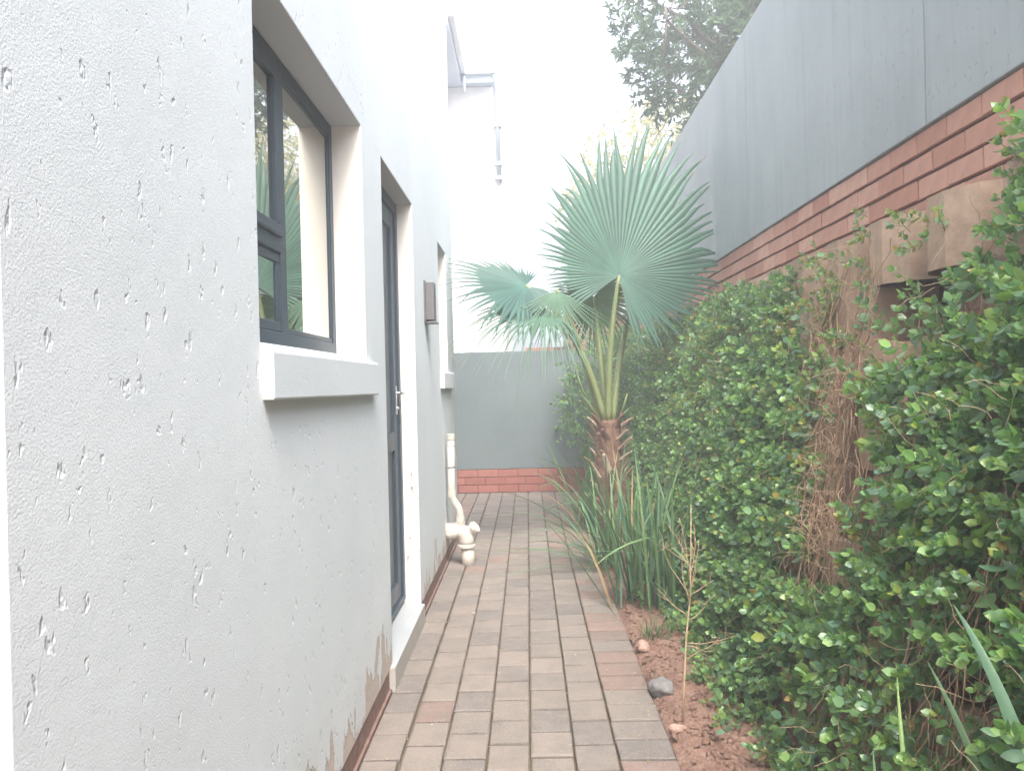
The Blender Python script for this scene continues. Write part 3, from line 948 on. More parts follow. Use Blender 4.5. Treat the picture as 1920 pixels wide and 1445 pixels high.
def sm(x, a, b):
    t = np.clip((x-a)/(b-a), 0, 1); return t*t*(3-2*t)
def density(y, z):
    d = 1.0
    n = fbm(y*2.2, z*2.2, 4.4, 3)
    n2 = fbm(y*7, z*7, 9.4, 2)
    d *= np.clip(0.95 + 1.0*n + 0.5*n2, 0.22, 1.2)
    br_ = 0.0
    # bare top blocks
    if 2.17 < y < 3.80 and z > 1.50 + 0.05*n: d *= 0.03
    if 2.28 < y < 3.22 and 1.20 < z <= 1.60: d *= 0.05
    if 3.18 < y < 3.80 and 1.28 < z < 1.60: d *= 0.5; br_ = 0.6
    # torn strip showing roots
    t = np.clip((z-0.62)/(1.25-0.62), 0, 1); yc = 2.56 + 0.24*t
    w = abs(y-yc)/(0.215+0.06*sin(z*9))
    if 0.50 < z < 1.28 and w < 1.0: d *= 0.05
    elif 0.45 < z < 1.3 and w < 1.6: d *= 0.6; br_ = max(br_, 0.3)
    if 4.4 < y < 5.5 and 0.95 < z < 1.5: d *= 0.75; br_ = max(br_, 0.45)
    if 5.7 < y < 6.8 and 1.3 < z: d *= 0.6; br_ = max(br_, 0.5)
    if y < 2.15 and z < 0.45 + 0.12*n: d *= 0.62
    if 1.55 < y < 1.85 and z < 0.65: d *= 0.55
    if 2.05 < y < 2.45 and z < 0.35: d *= 0.45
    if 2.0 < y < 3.1 and z < 0.25: d *= 0.5
    if y > 3.1 and z < 0.15: d *= 0.6
    return d, br_
def topz(y):
    n = 0.05*fbm(y*3.1, 0.3, 2.2, 3)
    base = 1.73 + n
    if y < 2.3: base = 1.66 + 0.22*sm(2.3-y, 0.0, 0.3) + n
    elif y < 2.6: base = 1.50 + n
    if y > 6.2: base = 1.71 + n
    return base
def bulge(y, z):
    b = 0.02 + 0.10*max(0, fbm(y*1.9, z*1.9, 11.0, 3)+0.15)
    b += 0.03*sm(2.2-y, 0, 0.6)*sm(z, 0.5, 1.3)
    b += 0.66*sm(y, 6.9, 8.3)*sm(z, 0.1, 0.9)
    b += 0.10*sm(y, 5.6, 6.6)
    b -= 0.03*sm(z, 1.4, 1.7)
    return b

creeper = empty('creeper', (0.9, 3.0, 0), 'dense glossy green creeper covering the retaining wall from soil to brickwork', 'creeper')
LV, LS = [], []
col_all = []
stem_paths = []
def leaf_colors(n, brown, shade, rs):
    base = np.array([0.102, 0.190, 0.086])
    lite = np.array([0.165, 0.280, 0.115])
    blue = np.array([0.100, 0.185, 0.122])
    tn = np.array([0.26, 0.19, 0.075])
    t = np.clip(rs.random((n, 1))*0.55 + rs.random()*0.6, 0, 1)
    c = base + (lite-base)*t**1.4
    c = c*rs.uniform(0.75, 1.25)*(np.array([1.25, 1.05, 0.9]) if rs.random() < 0.12 else 1.0)
    mB = rs.random((n, 1)) < 0.25
    c = np.where(mB, blue*(0.8+0.6*t), c)
    mT = rs.random((n, 1)) < (0.015 + brown*0.35)
    c = np.where(mT, tn*(0.6+0.7*t), c)
    yl = rs.random((n, 1)) < 0.03 + brown*0.25
    c = np.where(yl, np.array([0.19, 0.24, 0.06]), c)
    return c
cnt = 0
pos_list, rot_list, sc_list, tint_list = [], [], [], []
def add_sprig(p, direction, scale, brown, rs, kind=None):
    q = SPR[rs.integers(len(SPR))] if kind is None else SPR[kind]
    d = direction/np.linalg.norm(direction)
    up = np.array([0, 0, 1.0]) + rs.normal(0, 0.3, 3)
    Y = np.cross(up, d); Y /= np.linalg.norm(Y); Z = np.cross(d, Y)
    B = np.stack([d, Y, Z], 1)
    pp, RR, ss, tt, path = q
    pos_list.append(p + (pp*scale) @ B.T)
    rot_list.append(np.einsum('ij,njk->nik', B, RR))
    sc_list.append(ss*scale)
    c = leaf_colors(len(ss), brown, 1, rs)
    young = (tt > 0.85)[:, None] & (rs.random((len(ss), 1)) < 0.6)
    c = np.where(young, c*np.array([1.6, 1.45, 1.2]), c)
    tint_list.append(c)
    stem_paths.append(p + (path*scale) @ B.T)
rs = np.random.default_rng(21)
tries = 0
placed = 0
while placed < 6900 and tries < 60000:
    tries += 1
    y = 0.9 + 7.5*rs.random()**1.25
    z = rs.uniform(-0.02, 2.0)
    if z > topz(y): continue
    dn, brn = density(y, z)
    if rs.random() > dn: continue
    layer = rs.random()
    bl = bulge(y, z)
    x = surf_x(z) - bl*(0.1+0.9*layer) + 0.058
    d = np.array([-1.0, rs.normal(-0.15, 0.55), rs.normal(0.45, 0.45)])
    if z < 0.25: d[2] = abs(d[2])
    s = rs.choice([rs.uniform(0.55, 0.85), rs.uniform(0.85, 1.1), rs.uniform(1.05, 1.25)], p=[.25, .5, .25])*(1.05 if y < 2.6 else 0.97)
    add_sprig(np.array([x, y, max(z, 0.02)]), d, s, brn, rs)
    placed += 1
print('sprigs', placed, tries)
# trailing shoots that lean out
for i in range(150):
    y = 1.2 + 6.5*rs.random()**1.3; z = rs.uniform(0.2, topz(y))
    if density(y, z)[0] < 0.3: continue
    x = surf_x(z) - bulge(y, z)*1.1
    add_sprig(np.array([x, y, z]), np.array([-0.9, rs.normal(-0.5, 0.6), rs.normal(0.9, 0.5)]), rs.uniform(0.8, 1.1), 0, rs, 4 + (i % 2)*6)
# shoots creeping out over the soil
for i in range(210):
    y = 1.9 + 3.6*rs.random()**1.2
    x = 0.83 - abs(rs.normal(0, 0.075)) - (0.05 if 2.6 < y < 3.9 else 0)
    add_sprig(np.array([x, y, 0.03]), np.array([rs.normal(-.5, .6), rs.normal(0, .8), abs(rs.normal(.5, .4))]), rs.uniform(.45, .85), 0.15, rs)
# a few tufts on the bare blocks
for (y, z) in ((3.15, 1.80), (3.05, 1.64), (2.62, 1.70), (2.66, 1.66), (2.55, 1.62), (3.55, 1.66), (3.72, 1.78), (2.9, 1.36), (3.0, 1.33), (2.74, 1.30), (3.3, 1.6), (3.35, 1.58), (3.25, 1.55)):
    for q in range(3):
        add_sprig(np.array([surf_x(z)-0.0+rs.uniform(-.03, .03), y+rs.normal(0, .05), z+rs.normal(0, .03)]), np.array([-0.8, rs.normal(-.3, .5), rs.normal(.3, .5)]), rs.uniform(.5, .8), 0.6, rs)
Pp = np.concatenate(pos_list); RR = np.concatenate(rot_list); SS = np.concatenate(sc_list); TT = np.concatenate(tint_list)
SS = SS*rs.uniform(0.8, 1.15, len(SS))
# the leaves that show largest become leaves of their own
dist = np.sqrt((Pp[:,0])**2 + Pp[:,1]**2 + (Pp[:,2]-1.2)**2)
outer = Pp[:,0] - np.array([surf_x(z_) - bulge(y_, z_)*1.0 for y_, z_ in Pp[:,1:]])
inframe = (Pp[:,0]/Pp[:,1] < 0.64) & (np.abs(Pp[:,2]-1.2)/Pp[:,1] < 0.49)
score = np.where(inframe & (outer < 0.0), SS/dist, -1)
top_idx = np.argsort(-score)[:290]
keep = np.ones(len(Pp), bool); keep[top_idx] = False
def leaf_mesh_np(P_, R_3, S_, T_):
    n = len(P_)
    wv = 0.9+0.35*np.random.default_rng(4).random((n, 1, 1))
    base = np.broadcast_to(LT, (n, 8, 3)).copy()
    base[:,:,1] *= wv[:,:,0]
    V = np.einsum('nij,nkj->nki', R_3, base*S_[:,None,None]) + P_[:,None,:]
    idx = np.arange(n)*8
    F4 = (LF4[None] + idx[:,None,None]).reshape(-1, 4)
    F3 = (LF3[None] + idx[:,None,None]).reshape(-1, 3)
    T = np.repeat(T_, 8, axis=0)
    return V.reshape(-1, 3), F4, F3, T
V, F4, F3, T = leaf_mesh_np(Pp[keep], RR[keep], SS[keep], TT[keep])
print('creeper leaves', keep.sum())
np_mesh('foliage', V, F4, F3, mat=M_leaf, tint=T, parent=creeper, kind='stuff')
# shared meshes for the single leaves
single = []
for i, cc in enumerate([(0.10, 0.20, 0.07), (0.14, 0.26, 0.085), (0.09, 0.175, 0.10), (0.19, 0.31, 0.085), (0.08, 0.165, 0.06)]):
    w = [1.0, 1.15, 0.92, 1.05, 1.1][i]
    nl = 6
    Vv = []; 
    for a in range(nl+1):
        t = a/nl
        hw = 0.29*w*sin(pi*min(1, t*0.97+0.03))**0.75 if 0 < a < nl else 0.004
        cz = -0.10*t*t + 0.02
        for s_ in (-1, -0.5, 0, 0.5, 1):
            Vv.append((t, s_*hw, cz + 0.22*abs(s_)*hw - (0.01 if s_ == 0 else 0)))
    Ff = []
    for a in range(nl):
        for b in range(4):
            q = a*5+b; Ff.append((q, q+1, q+6, q+5))
    me = bpy.data.meshes.new('leaf'); me.from_pydata(Vv, [], Ff)
    at = me.color_attributes.new('tint', 'FLOAT_COLOR', 'POINT')
    at.data.foreach_set('color', np.tile([*cc, 1.0], len(Vv)))
    me.materials.append(M_leaf)
    for p in me.polygons: p.use_smooth = True
    me.update(); single.append(me)
for j in top_idx:
    o = bpy.data.objects.new('leaf', single[rs.integers(5)])
    COL.objects.link(o); o.parent = creeper
    mm = Matrix([list(RR[j][r_]*SS[j]) + [0] for r_ in range(3)] + [[0, 0, 0, 1]])
    mm[0][3], mm[1][3], mm[2][3] = (Pp[j][0]-0.9, Pp[j][1]-3.0, Pp[j][2])
    o.matrix_local = mm
# fine stems in one mesh
def tubes_np(paths, radii, nside=3):
    Vs = []; Fs = []; b = 0
    for path, r in zip(paths, radii):
        path = np.asarray(path); n = len(path)
        t = np.gradient(path, axis=0); t /= np.linalg.norm(t, axis=1)[:,None]+1e-9
        a = np.cross(t, [0.31, 0.17, 0.93]); a /= np.linalg.norm(a, axis=1)[:,None]+1e-9
        c = np.cross(t, a)
        rr_ = np.linspace(r, r*0.6, n)[:,None]
        ring = [path + (a*cos(2*pi*q/nside)+c*sin(2*pi*q/nside))*rr_ for q in range(nside)]
        Vs.append(np.stack(ring, 1).reshape(-1, 3))
        i = np.arange(n-1)[:,None]*nside
        for q in range(nside):
            q2 = (q+1) % nside
            Fs.append(np.concatenate([i+q, i+q2, i+nside+q2, i+nside+q], 1)+b)
        b += n*nside
    return np.concatenate(Vs), np.concatenate(Fs)
V, F = tubes_np(stem_paths, [0.0016]*len(stem_paths))
np_mesh('green_stems', V, F, mat=M_stem_green, parent=creeper, kind='stuff')
# old woody runners hanging over the blocks
def strand(y, z, length, rs, wand=0.35):
    p = np.array([surf_x(z)-0.03-rs.uniform(0, .05), y, z]); out = [p.copy()]
    d = np.array([0, rs.normal(0, wand), -1.0])
    n = max(5, int(length/0.05))
    for i in range(n):
        d += rs.normal(0, 0.16, 3)*np.array([0.5, 1, 0.5]); d[2] -= 0.08; d /= np.linalg.norm(d)
        p = p + d*0.05
        xs_ = surf_x(p[2]) - 0.02
        p[0] += (xs_-0.04-p[0])*0.35 + rs.normal(0, 0.006)
        if p[2] < 0.02: break
        out.append(p.copy())
    return out
paths = []; rad = []
for i in range(420):
    u = rs.random()
    if u < 0.30:
        z = rs.uniform(0.75, 1.35); t = (z-0.62)/0.63; y = 2.56+0.24*t+rs.normal(0, 0.11); L = rs.uniform(.2, .6)
    elif u < 0.42:
        y = rs.uniform(2.7, 3.3); z = rs.uniform(1.2, 1.74); L = rs.uniform(.15, .5)
    elif u < 0.65:
        y = rs.uniform(1.35, 2.2); z = rs.uniform(0.35, 1.0); L = rs.uniform(.3, .8)
    else:
        y = rs.uniform(1.5, 7.5); z = rs.uniform(0.6, 1.7); L = rs.uniform(.2, .7)
    s_ = strand(y, z, L, rs)
    if len(s_) > 2: paths.append(s_); rad.append(rs.choice([0.0010, 0.0014, 0.002, 0.0032], p=[.4, .3, .22, .08]))
V, F = tubes_np(paths, rad, 4)
np_mesh('dry_runners', V, F, mat=M_root, parent=creeper, kind='stuff')
# dry twig tangle in the torn strip
paths = []
for i in range(260):
    z = rs.uniform(0.55, 1.3); t = (z-0.62)/0.63; y = 2.56+0.24*t+rs.normal(0, 0.12)
    if rs.random() < 0.2: y = rs.uniform(1.4, 2.2); z = rs.uniform(0.05, 0.6)
    p = np.array([surf_x(z)-0.03-rs.uniform(0, .04), y, z]); d = rs.normal(0, 1, 3); d[0] = -abs(d[0])*0.5; d /= np.linalg.norm(d)
    out = [p.copy()]
    for q in range(5):
        d += rs.normal(0, 0.35, 3); d /= np.linalg.norm(d); p = p + d*0.022; out.append(p.copy())
    paths.append(out)
for i in range(420):
    y = 1.3 + 5.5*rs.random()**1.2; z = rs.uniform(0.05, 1.7)
    if z > topz(y): continue
    p = np.array([surf_x(z)-bulge(y, z)*rs.uniform(.6, 1.5)-rs.uniform(0, .06), y, z]); d = rs.normal(0, 1, 3)*np.array([.5, .7, 1.0]); d[0] = -abs(d[0]); d /= np.linalg.norm(d)
    out = [p.copy()]
    for q in range(6):
        d += rs.normal(0, 0.3, 3); d /= np.linalg.norm(d); p = p + d*0.02; out.append(p.copy())
    paths.append(out)
V, F = tubes_np(paths, [0.0010]*len(paths))
np_mesh('dry_twigs', V, F, mat=M_dry, parent=creeper, kind='stuff')

# ------------------------------------------------------------------ strap leaved clumps
def blade(base, az, tilt, length, width, droop, rs, mat, parent, tint, n=9, twist=0.4, name='leaf'):
    p = np.array(base, float)
    d = np.array([sin(tilt)*cos(az), sin(tilt)*sin(az), cos(tilt)])
    side0 = np.array([-sin(az), cos(az), 0.0])
    V = []; T = []
    seg = length/n
    kink = rs.random() < 0.18; kpos = rs.uniform(0.35, 0.75)
    for i in range(n+1):
        t = i/n
        w = width*(0.55+0.45*min(1, t*5))*(1-t**2.6)**0.9*0.5 + 0.0006
        side = side0 - d*np.dot(side0, d); side /= np.linalg.norm(side)
        nrm = np.cross(side, d)
        a = twist*t
        s2 = side*cos(a)+nrm*sin(a); n2 = np.cross(s2, d)
        V += [p - s2*w + n2*w*0.35, p, p + s2*w + n2*w*0.35]
        c = np.array(tint)*(0.75+0.4*t)
        if t > 0.93 and rs.random() < 0.5: c = np.array([0.28, 0.2, 0.09])
        T += [c, c, c]
        hv = np.array([d[0], d[1], 0]); hn = np.linalg.norm(hv)+1e-6
        d = d + np.array([0, 0, -1.0])*droop*(0.2+1.6*t)/n*2 + hv/hn*0.25*droop/n
        if kink and abs(t-kpos) < 0.5/n: d = d + np.array([hv[0]/hn*0.8, hv[1]/hn*0.8, -0.9])
        d /= np.linalg.norm(d)
        p = p + d*seg
        if p[2] < 0.012: p[2] = 0.012
    F = []
    for i in range(n):
        for q in range(2):
            a = i*3+q; F.append((a, a+1, a+4, a+3))
    return np_mesh(name, np.array(V), np.array(F), mat=mat, tint=np.array(T), parent=parent)
GREENS = [(0.085, 0.165, 0.085), (0.115, 0.205, 0.095), (0.07, 0.14, 0.075), (0.15, 0.24, 0.11), (0.10, 0.19, 0.12)]
def clump(loc, label, n, L, width, tilt_s, droop, seed, spread=0.05, bias=(0, 0), group='strap leaved clumps in the garden bed', dead=0.05, cat='plant', name='strap_leaf_plant'):
    rs = np.random.default_rng(seed)
    e = empty(name, loc, label, cat, group)
    for i in range(n):
        az = rs.uniform(0, 2*pi)
        tl = abs(rs.normal(0, tilt_s))
        v = np.array([sin(tl)*cos(az)+bias[0]*rs.random(), sin(tl)*sin(az)+bias[1]*rs.random()])
        az = atan2(v[1], v[0]); tl = min(1.3, math.asin(min(0.97, np.linalg.norm(v))))
        b = (loc[0]+rs.normal(0, spread), loc[1]+rs.normal(0, spread), loc[2]-0.01)
        tint = GREENS[rs.integers(len(GREENS))]
        if rs.random() < dead: tint = (0.30, 0.20, 0.10)
        blade(b, az, tl, L*rs.uniform(0.55, 1.1), width*rs.uniform(0.7, 1.15), droop*rs.uniform(0.3, 1.5), rs, M_blade, e, tint, twist=rs.normal(0, 0.6))
    return e
clump((0.56, 4.15, 0.01), 'tall upright dark green strap leaved clump in the bed in front of the palm', 54, 0.82, 0.016, 0.34, 0.40, 31, 0.055, bias=(-0.05, 0.0))
clump((0.50, 4.95, 0.01), 'dark strap leaved clump arching over the paving left of the palm trunk', 64, 0.90, 0.013, 0.62, 0.55, 32, 0.06, bias=(-0.32, -0.05))
clump((0.45, 6.3, 0.01), 'thin leaved clump behind the palm beside the end wall', 46, 0.80, 0.013, 0.34, 0.45, 33, 0.07, bias=(-0.2, 0.0))
clump((0.73, 4.7, 0.01), 'broad bladed strap clump between the palm trunk and the creeper', 40, 0.88, 0.017, 0.22, 0.28, 34, 0.06)
clump((0.70, 4.02, 0.02), 'upright strap leaved clump pressed against the creeper behind the dry weed', 34, 0.86, 0.016, 0.22, 0.30, 37, 0.05)
clump((0.545, 3.55, 0.01), 'small pale grass tuft at the paving edge by the pinkish fragment', 40, 0.17, 0.004, 0.45, 0.5, 35, 0.03, group=None, dead=0.2, cat='grass', name='grass_tuft')
# long blades leaning in from the lower right
def near_blade(pts, width, tint, label=None, par=None):
    P3 = [np.array(p) for p in pts]
    n = 14; V = []; T = []
    for i in range(n+1):
        t = i/n
        p = (1-t)**2*P3[0] + 2*t*(1-t)*P3[1] + t*t*P3[2]
        d = 2*(1-t)*(P3[1]-P3[0]) + 2*t*(P3[2]-P3[1]); d /= np.linalg.norm(d)
        cam_ = np.array([0, 0, 1.2]); 
        s2 = np.cross(d, np.array([0.35, 0.9, 0.1])); s2 /= np.linalg.norm(s2)
        n2 = np.cross(s2, d)
        w = width*(1-t**2)**0.8*0.5 + 0.0006
        V += [p - s2*w + n2*w*0.3, p, p + s2*w + n2*w*0.3]; T += [np.array(tint)*(0.9+0.2*t)]*3
    F = []
    for i in range(n):
        for q in range(2):
            a = i*3+q; F.append((a, a+1, a+4, a+3))
    np_mesh('leaf', np.array(V), np.array(F), mat=M_blade, tint=np.array(T), parent=par)
nbp = empty('strap_leaf_plant', (0.86, 1.30, 0.03), 'foreground strap leaved plant with long pale blades rising at the lower right corner', 'plant')
near_blade([(0.88, 1.26, 0.05), (0.86, 1.28, 0.55), (0.80, 1.48, 0.76)], 0.034, (0.11, 0.20, 0.13), par=nbp)
near_blade([(0.87, 1.30, 0.05), (0.86, 1.42, 0.40), (0.82, 1.62, 0.60)], 0.022, (0.10, 0.17, 0.09), par=nbp)
near_blade([(0.75, 1.50, 0.03), (0.76, 1.60, 0.28), (0.84, 1.80, 0.50)], 0.016, (0.17, 0.27, 0.07), par=nbp)
near_blade([(0.72, 1.62, 0.03), (0.73, 1.66, 0.22), (0.755, 1.74, 0.36)], 0.015, (0.10, 0.18, 0.08), par=nbp)
near_blade([(0.74, 1.55, 0.03), (0.84, 1.58, 0.25), (0.96, 1.66, 0.36)], 0.010, (0.16, 0.18, 0.07), par=nbp)

# ------------------------------------------------------------------ dry weed stalk
weed = empty('dry_weed', (0.512, 2.69, 0.01), 'thin dry branching weed stalk standing in the soil beside the paving', 'weed')
mb = MB()
B0 = Vector((0.512, 2.69, 0.0))
stem = [B0, B0+Vector((0.008, 0, 0.12)), B0+Vector((0.022, 0.01, 0.30)), B0+Vector((0.040, 0.01, 0.45)), B0+Vector((0.045, 0.01, 0.60)), B0+Vector((0.05, 0.015, 0.76))]
mb.tube(stem, [0.0042, 0.0038, 0.0034, 0.0028, 0.002, 0.0012], 7)
mb.build('stem', M_dry, weed, smooth=True)
wr = random.Random(4)
def twig(a, dirn, ln, r, curl=0.3, n=7):
    pts = [Vector(a)]; d = Vector(dirn).normalized()
    for i in range(n):
        d = (d + Vector((wr.gauss(0, curl), wr.gauss(0, curl), wr.gauss(0, curl*0.7)))*0.5).normalized()
        pts.append(pts[-1] + d*ln/n)
    mb = MB(); mb.tube(pts, [r*(1-0.6*i/n) for i in range(n+1)], 4); mb.build('twig', M_dry, weed, smooth=True)
    return pts
for (z, x, dr, ln) in ((.22, .016, (1, 0, .6), .16), (.28, .02, (1, 0, .15), .18), (.27, .02, (.5, -.2, -.1), .1), (.37, .03, (-.8, 0, .9), .15), (.36, .03, (.9, .1, .25), .14),
                       (.40, .033, (-.2, 0, 1), .24), (.42, .036, (.15, 0, 1), .26), (.44, .038, (-.35, .1, 1), .26), (.46, .04, (.3, 0, 1), .18), (.48, .041, (-.1, -.1, 1), .24),
                       (.45, .04, (.8, 0, .35), .10), (.55, .043, (-.6, 0, .7), .13), (.50, .042, (.1, .2, 1), .2), (.52, .042, (-.25, 0, 1), .2)):
    pts = twig(B0+Vector((x, .01, z)), dr, ln, 0.0016)
    for q in range(3):
        p = pts[wr.randrange(3, 7)]
        twig(p, (wr.uniform(-1, 1), wr.uniform(-1, 1), wr.uniform(-.2, 1)), wr.uniform(.02, .06), 0.0009, 0.6, 4)

# ------------------------------------------------------------------ fan palm
PB = Vector((0.655, 6.0, 0.0))
palm = empty('fan_palm', PB, 'fan palm with one huge round frond and a shaggy brown trunk beside the creeper', 'palm tree')
def px(x, y, Y):        # photograph pixel -> point at depth Y, used only to lay out the fronds
    F = F_; d = R_*(x-960)/1444 - U_*(y-722.5)/1444 + F
    t = Y/d[1]; return np.array([0, 0, 1.2]) + d*t
mb = MB()
tp = []
for i in range(26):
    t = i/25; z = -0.03 + t*0.93
    tp.append((PB.x - 0.035*t + 0.012*sin(t*7), PB.y, z))
bm = bmesh.new()
rings = []
for i, p in enumerate(tp):
    t = i/25
    r = 0.125 - 0.035*t + (0.02 if t < 0.1 else 0)
    ring = []
    for k_ in range(28):
        w = 2*pi*k_/28
        rr_ = r*(1 + 0.14*fbm(cos(w)*2.5, sin(w)*2.5, p[2]*9, 3) + 0.05*((i % 3) - 1))
        ring.append(bm.verts.new((p[0]-PB.x+rr_*cos(w), p[1]-PB.y+rr_*sin(w), p[2])))
    rings.append(ring)
for i in range(25):
    for k_ in range(28):
        bm.faces.new((rings[i][k_], rings[i][(k_+1) % 28], rings[i+1][(k_+1) % 28], rings[i+1][k_]))
bm.faces.new(rings[-1])
me = bpy.data.meshes.new('trunk'); bm.to_mesh(me); bm.free(); me.materials.append(M_fibre)
for p in me.polygons: p.use_smooth = True
tr = bpy.data.objects.new('trunk', me); COL.objects.link(tr); tr.parent = palm
# leaf boots
pr = random.Random(8)
nboot = 0
for lev in range(10):
    z = 0.10 + lev*0.082
    for k_ in range(5):
        w = lev*2.4 + k_*2*pi/5 + pr.uniform(-.25, .25)
        t = z/0.9
        c = Vector((PB.x-0.035*t+0.10*cos(w)*(1-.2*t), PB.y+0.10*sin(w)*(1-.2*t), z))
        out = Vector((cos(w), sin(w), 0)); up = Vector((0, 0, 1))
        L = pr.uniform(0.06, 0.20)*(1.0 if lev < 7 else 1.15)
        lean = pr.uniform(0.3, 0.75)
        side = Vector((-sin(w), cos(w), 0))
        V = []; n = 6
        for i in range(n+1):
            s_ = i/n
            p = c + out*(L*lean*s_ + 0.02*s_*s_) + up*(L*(1-lean)*s_ + 0.035*s_)
            hw = 0.042*(1-0.62*s_) + 0.003*pr.uniform(-1, 1); th = 0.012*(1-0.5*s_)
            V += [p-side*hw, p+out*th*1.1 - up*th*0.5, p+side*hw, p-out*th+up*th*0.5]
        F = []
        for i in range(n):
            for q in range(4):
                F.append((i*4+q, i*4+(q+1) % 4, i*4+4+(q+1) % 4, i*4+4+q))
        F.append((n*4, n*4+1, n*4+2, n*4+3))
        mb = MB(); mb.add(V, F)
        mb.build('boot', M_boot_tip if (lev > 5 and pr.random() < .4) or pr.random() < 0.12 else M_boot, palm, smooth=True); nboot += 1
# loose fibres
paths = []
for i in range(160):
    w = rng.uniform(0, 2*pi); z = rng.uniform(0.15, 0.92); c = np.array([PB.x-0.035*z+0.1*cos(w), PB.y+0.1*sin(w), z])
    d = np.array([cos(w), sin(w), rng.uniform(-.6, .8)]); p = c.copy(); out = [p.copy()]
    for q in range(5):
        d = d + rng.normal(0, .4, 3); d /= np.linalg.norm(d); p = p + d*rng.uniform(.01, .025); out.append(p.copy())
    paths.append(out)
V, F = tubes_np(paths, [0.0016]*len(paths))
np_mesh('loose_fibre', V, F, mat=M_root, parent=palm, kind='stuff')

def fan(hub, axis, nrm, half, nseg, Lf, split, pal_droop, tip_droop, seed, tint=(0.055, 0.115, 0.066), pleat=0.5, cup=0.0, tipcurl=0.0, petiole=None, skip=None):
    rs = np.random.default_rng(seed)
    hub = np.array(hub, float)
    a = np.array(axis, float); a /= np.linalg.norm(a)
    n_ = np.array(nrm, float); n_ -= a*np.dot(n_, a); n_ /= np.linalg.norm(n_)
    s_ = np.cross(n_, a)
    V = []; F = []; T = []
    rs_ = [0.0, .08, .2, .35, .5, .62, .72, .82, .9, .96, 1.0]
    dth = 2*half/nseg
    for i in range(nseg):
        th = -half + (i+0.5)*dth
        L = Lf(th)*rs.uniform(0.95, 1.04)
        sp = split*rs.uniform(0.96, 1.06)
        wob = rs.normal(0, 0.035)*(3.0 if rs.random() < 0.07 else 1.0)
        dirc = a*cos(th) + s_*sin(th)
        tan = -a*sin(th) + s_*cos(th)
        kk = rs.random(); br_here = kk < 0.14
        b0 = len(V)
        wsp = math.tan(dth/2)*sp*L
        c0 = np.array(tint)*rs.uniform(0.85, 1.15)
        pdr = 0
        for j, r in enumerate(rs_):
            q = r*L
            if r <= sp: w = math.tan(dth/2)*q + 0.0012
            else: w = wsp*(1-((r-sp)/(1-sp))**0.9)*0.93 + 0.0007
            over = max(0.0, r-sp)/(1-sp)
            cen = hub + dirc*q + n_*(cup*(th*th)*q*0.25) 
            cen = cen + tan*wob*over*L
            dd = pal_droop*(r**2)*L + tip_droop*over**2*L*(1.0 + (3.0*kk/0.14 if br_here else 0))
            if br_here and over > 0: q = q*(1-0.12*over); cen = hub + dirc*q + tan*wob*over*L
            cen = cen + np.array([0, 0, -dd])
            cen = cen + n_*(tipcurl*over**2*L)
            ph = pleat*w
            V += [cen - tan*w - n_*ph*0.5, cen + n_*ph, cen + tan*w - n_*ph*0.5]
            cc = c0*(1.25 if r < 0.12 else 1.0)
            if r > (0.985 if kk < 0.7 else 0.93): cc = np.array([0.26, 0.20, 0.11])
            T += [cc, cc*1.12, cc]
        m = len(rs_)
        for j in range(m-1):
            for q in range(2):
                x = b0+j*3+q; F.append((x, x+1, x+4, x+3))
    o = np_mesh('frond', np.array(V), np.array(F), mat=M_palm, tint=np.array(T), parent=palm, smooth=False)
    if petiole:
        mb = MB()
        P0 = [Vector(p) for p in petiole]
        pts = []
        for i in range(15):
            t = i/14
            pts.append(P0[0]*(1-t)**2 + P0[1]*2*t*(1-t) + P0[2]*t*t)
        mb.tube([p-Vector((0,0,0)) for p in pts], [0.040*(1-0.6*i/14)+0.002 for i in range(15)], 8, flat=0.7)
        # marginal teeth
        for i in range(2, 26):
            t = i/30; p = P0[0]*(1-t)**2 + P0[1]*2*t*(1-t) + P0[2]*t*t
            r = 0.034*(1-0.6*t)
            for sg in (-1, 1):
                mb.add([p+Vector((sg*r*.85, 0, -.004)), p+Vector((sg*r*.85, 0, .006)), p+Vector((sg*(r+.009), 0, .009))], [(0, 1, 2)])
        pe = mb.build('petiole', M_petiole, None, smooth=True)
        pe.parent = o
        pe.matrix_parent_inverse = Matrix.Identity(4)
        pe.location = -Vector(wloc(palm))
    return o
crown = Vector((PB.x-0.035, PB.y, 0.88))
YP = 6.0
hubA = px(1161, 516, YP-0.10)
def LA(th):
    # th>0 towards the left of the picture
    d = math.degrees(th)
    pts = [(-150, .50), (-120, .56), (-95, .66), (-70, .78), (-45, 1.02), (-20, 1.34), (0, 1.45), (14, 1.22), (35, 1.00), (60, .90), (80, .78), (100, .68), (125, .62), (150, .56)]
    for (a0, l0), (a1, l1) in zip(pts, pts[1:]):
        if a0 <= d <= a1: return l0+(l1-l0)*(d-a0)/(a1-a0)
    return .55
axA = px(1262, 245, YP+0.25) - hubA
fan(hubA, axA, (0.10, -1.0, 0.12), radians(150), 74, lambda t: 1.04*LA(-t), 0.66, 0.03, 0.04, 1, tint=(0.048, 0.112, 0.088), cup=0.05, tipcurl=0.02,
    petiole=[crown+Vector((.0, -.02, 0)), Vector(px(1140, 640, YP-.05)), hubA])
# left frond, seen from below
hubB = px(985, 536, YP-0.25)
def LB(t):
    d = math.degrees(t)
    return 0.70 if abs(d) < 45 else 0.70-0.42*min(1, (abs(d)-45)/60)
fan(hubB, px(900, 548, YP-0.50)-hubB, (-0.10, -0.84, 0.52), radians(150), 54, LB, 0.52, 0.03, 0.07, 2, tint=(0.048, 0.108, 0.095), cup=0.04,
    petiole=[crown+Vector((-.03, -.02, 0)), Vector(px(1085, 590, YP-.1)), hubB])
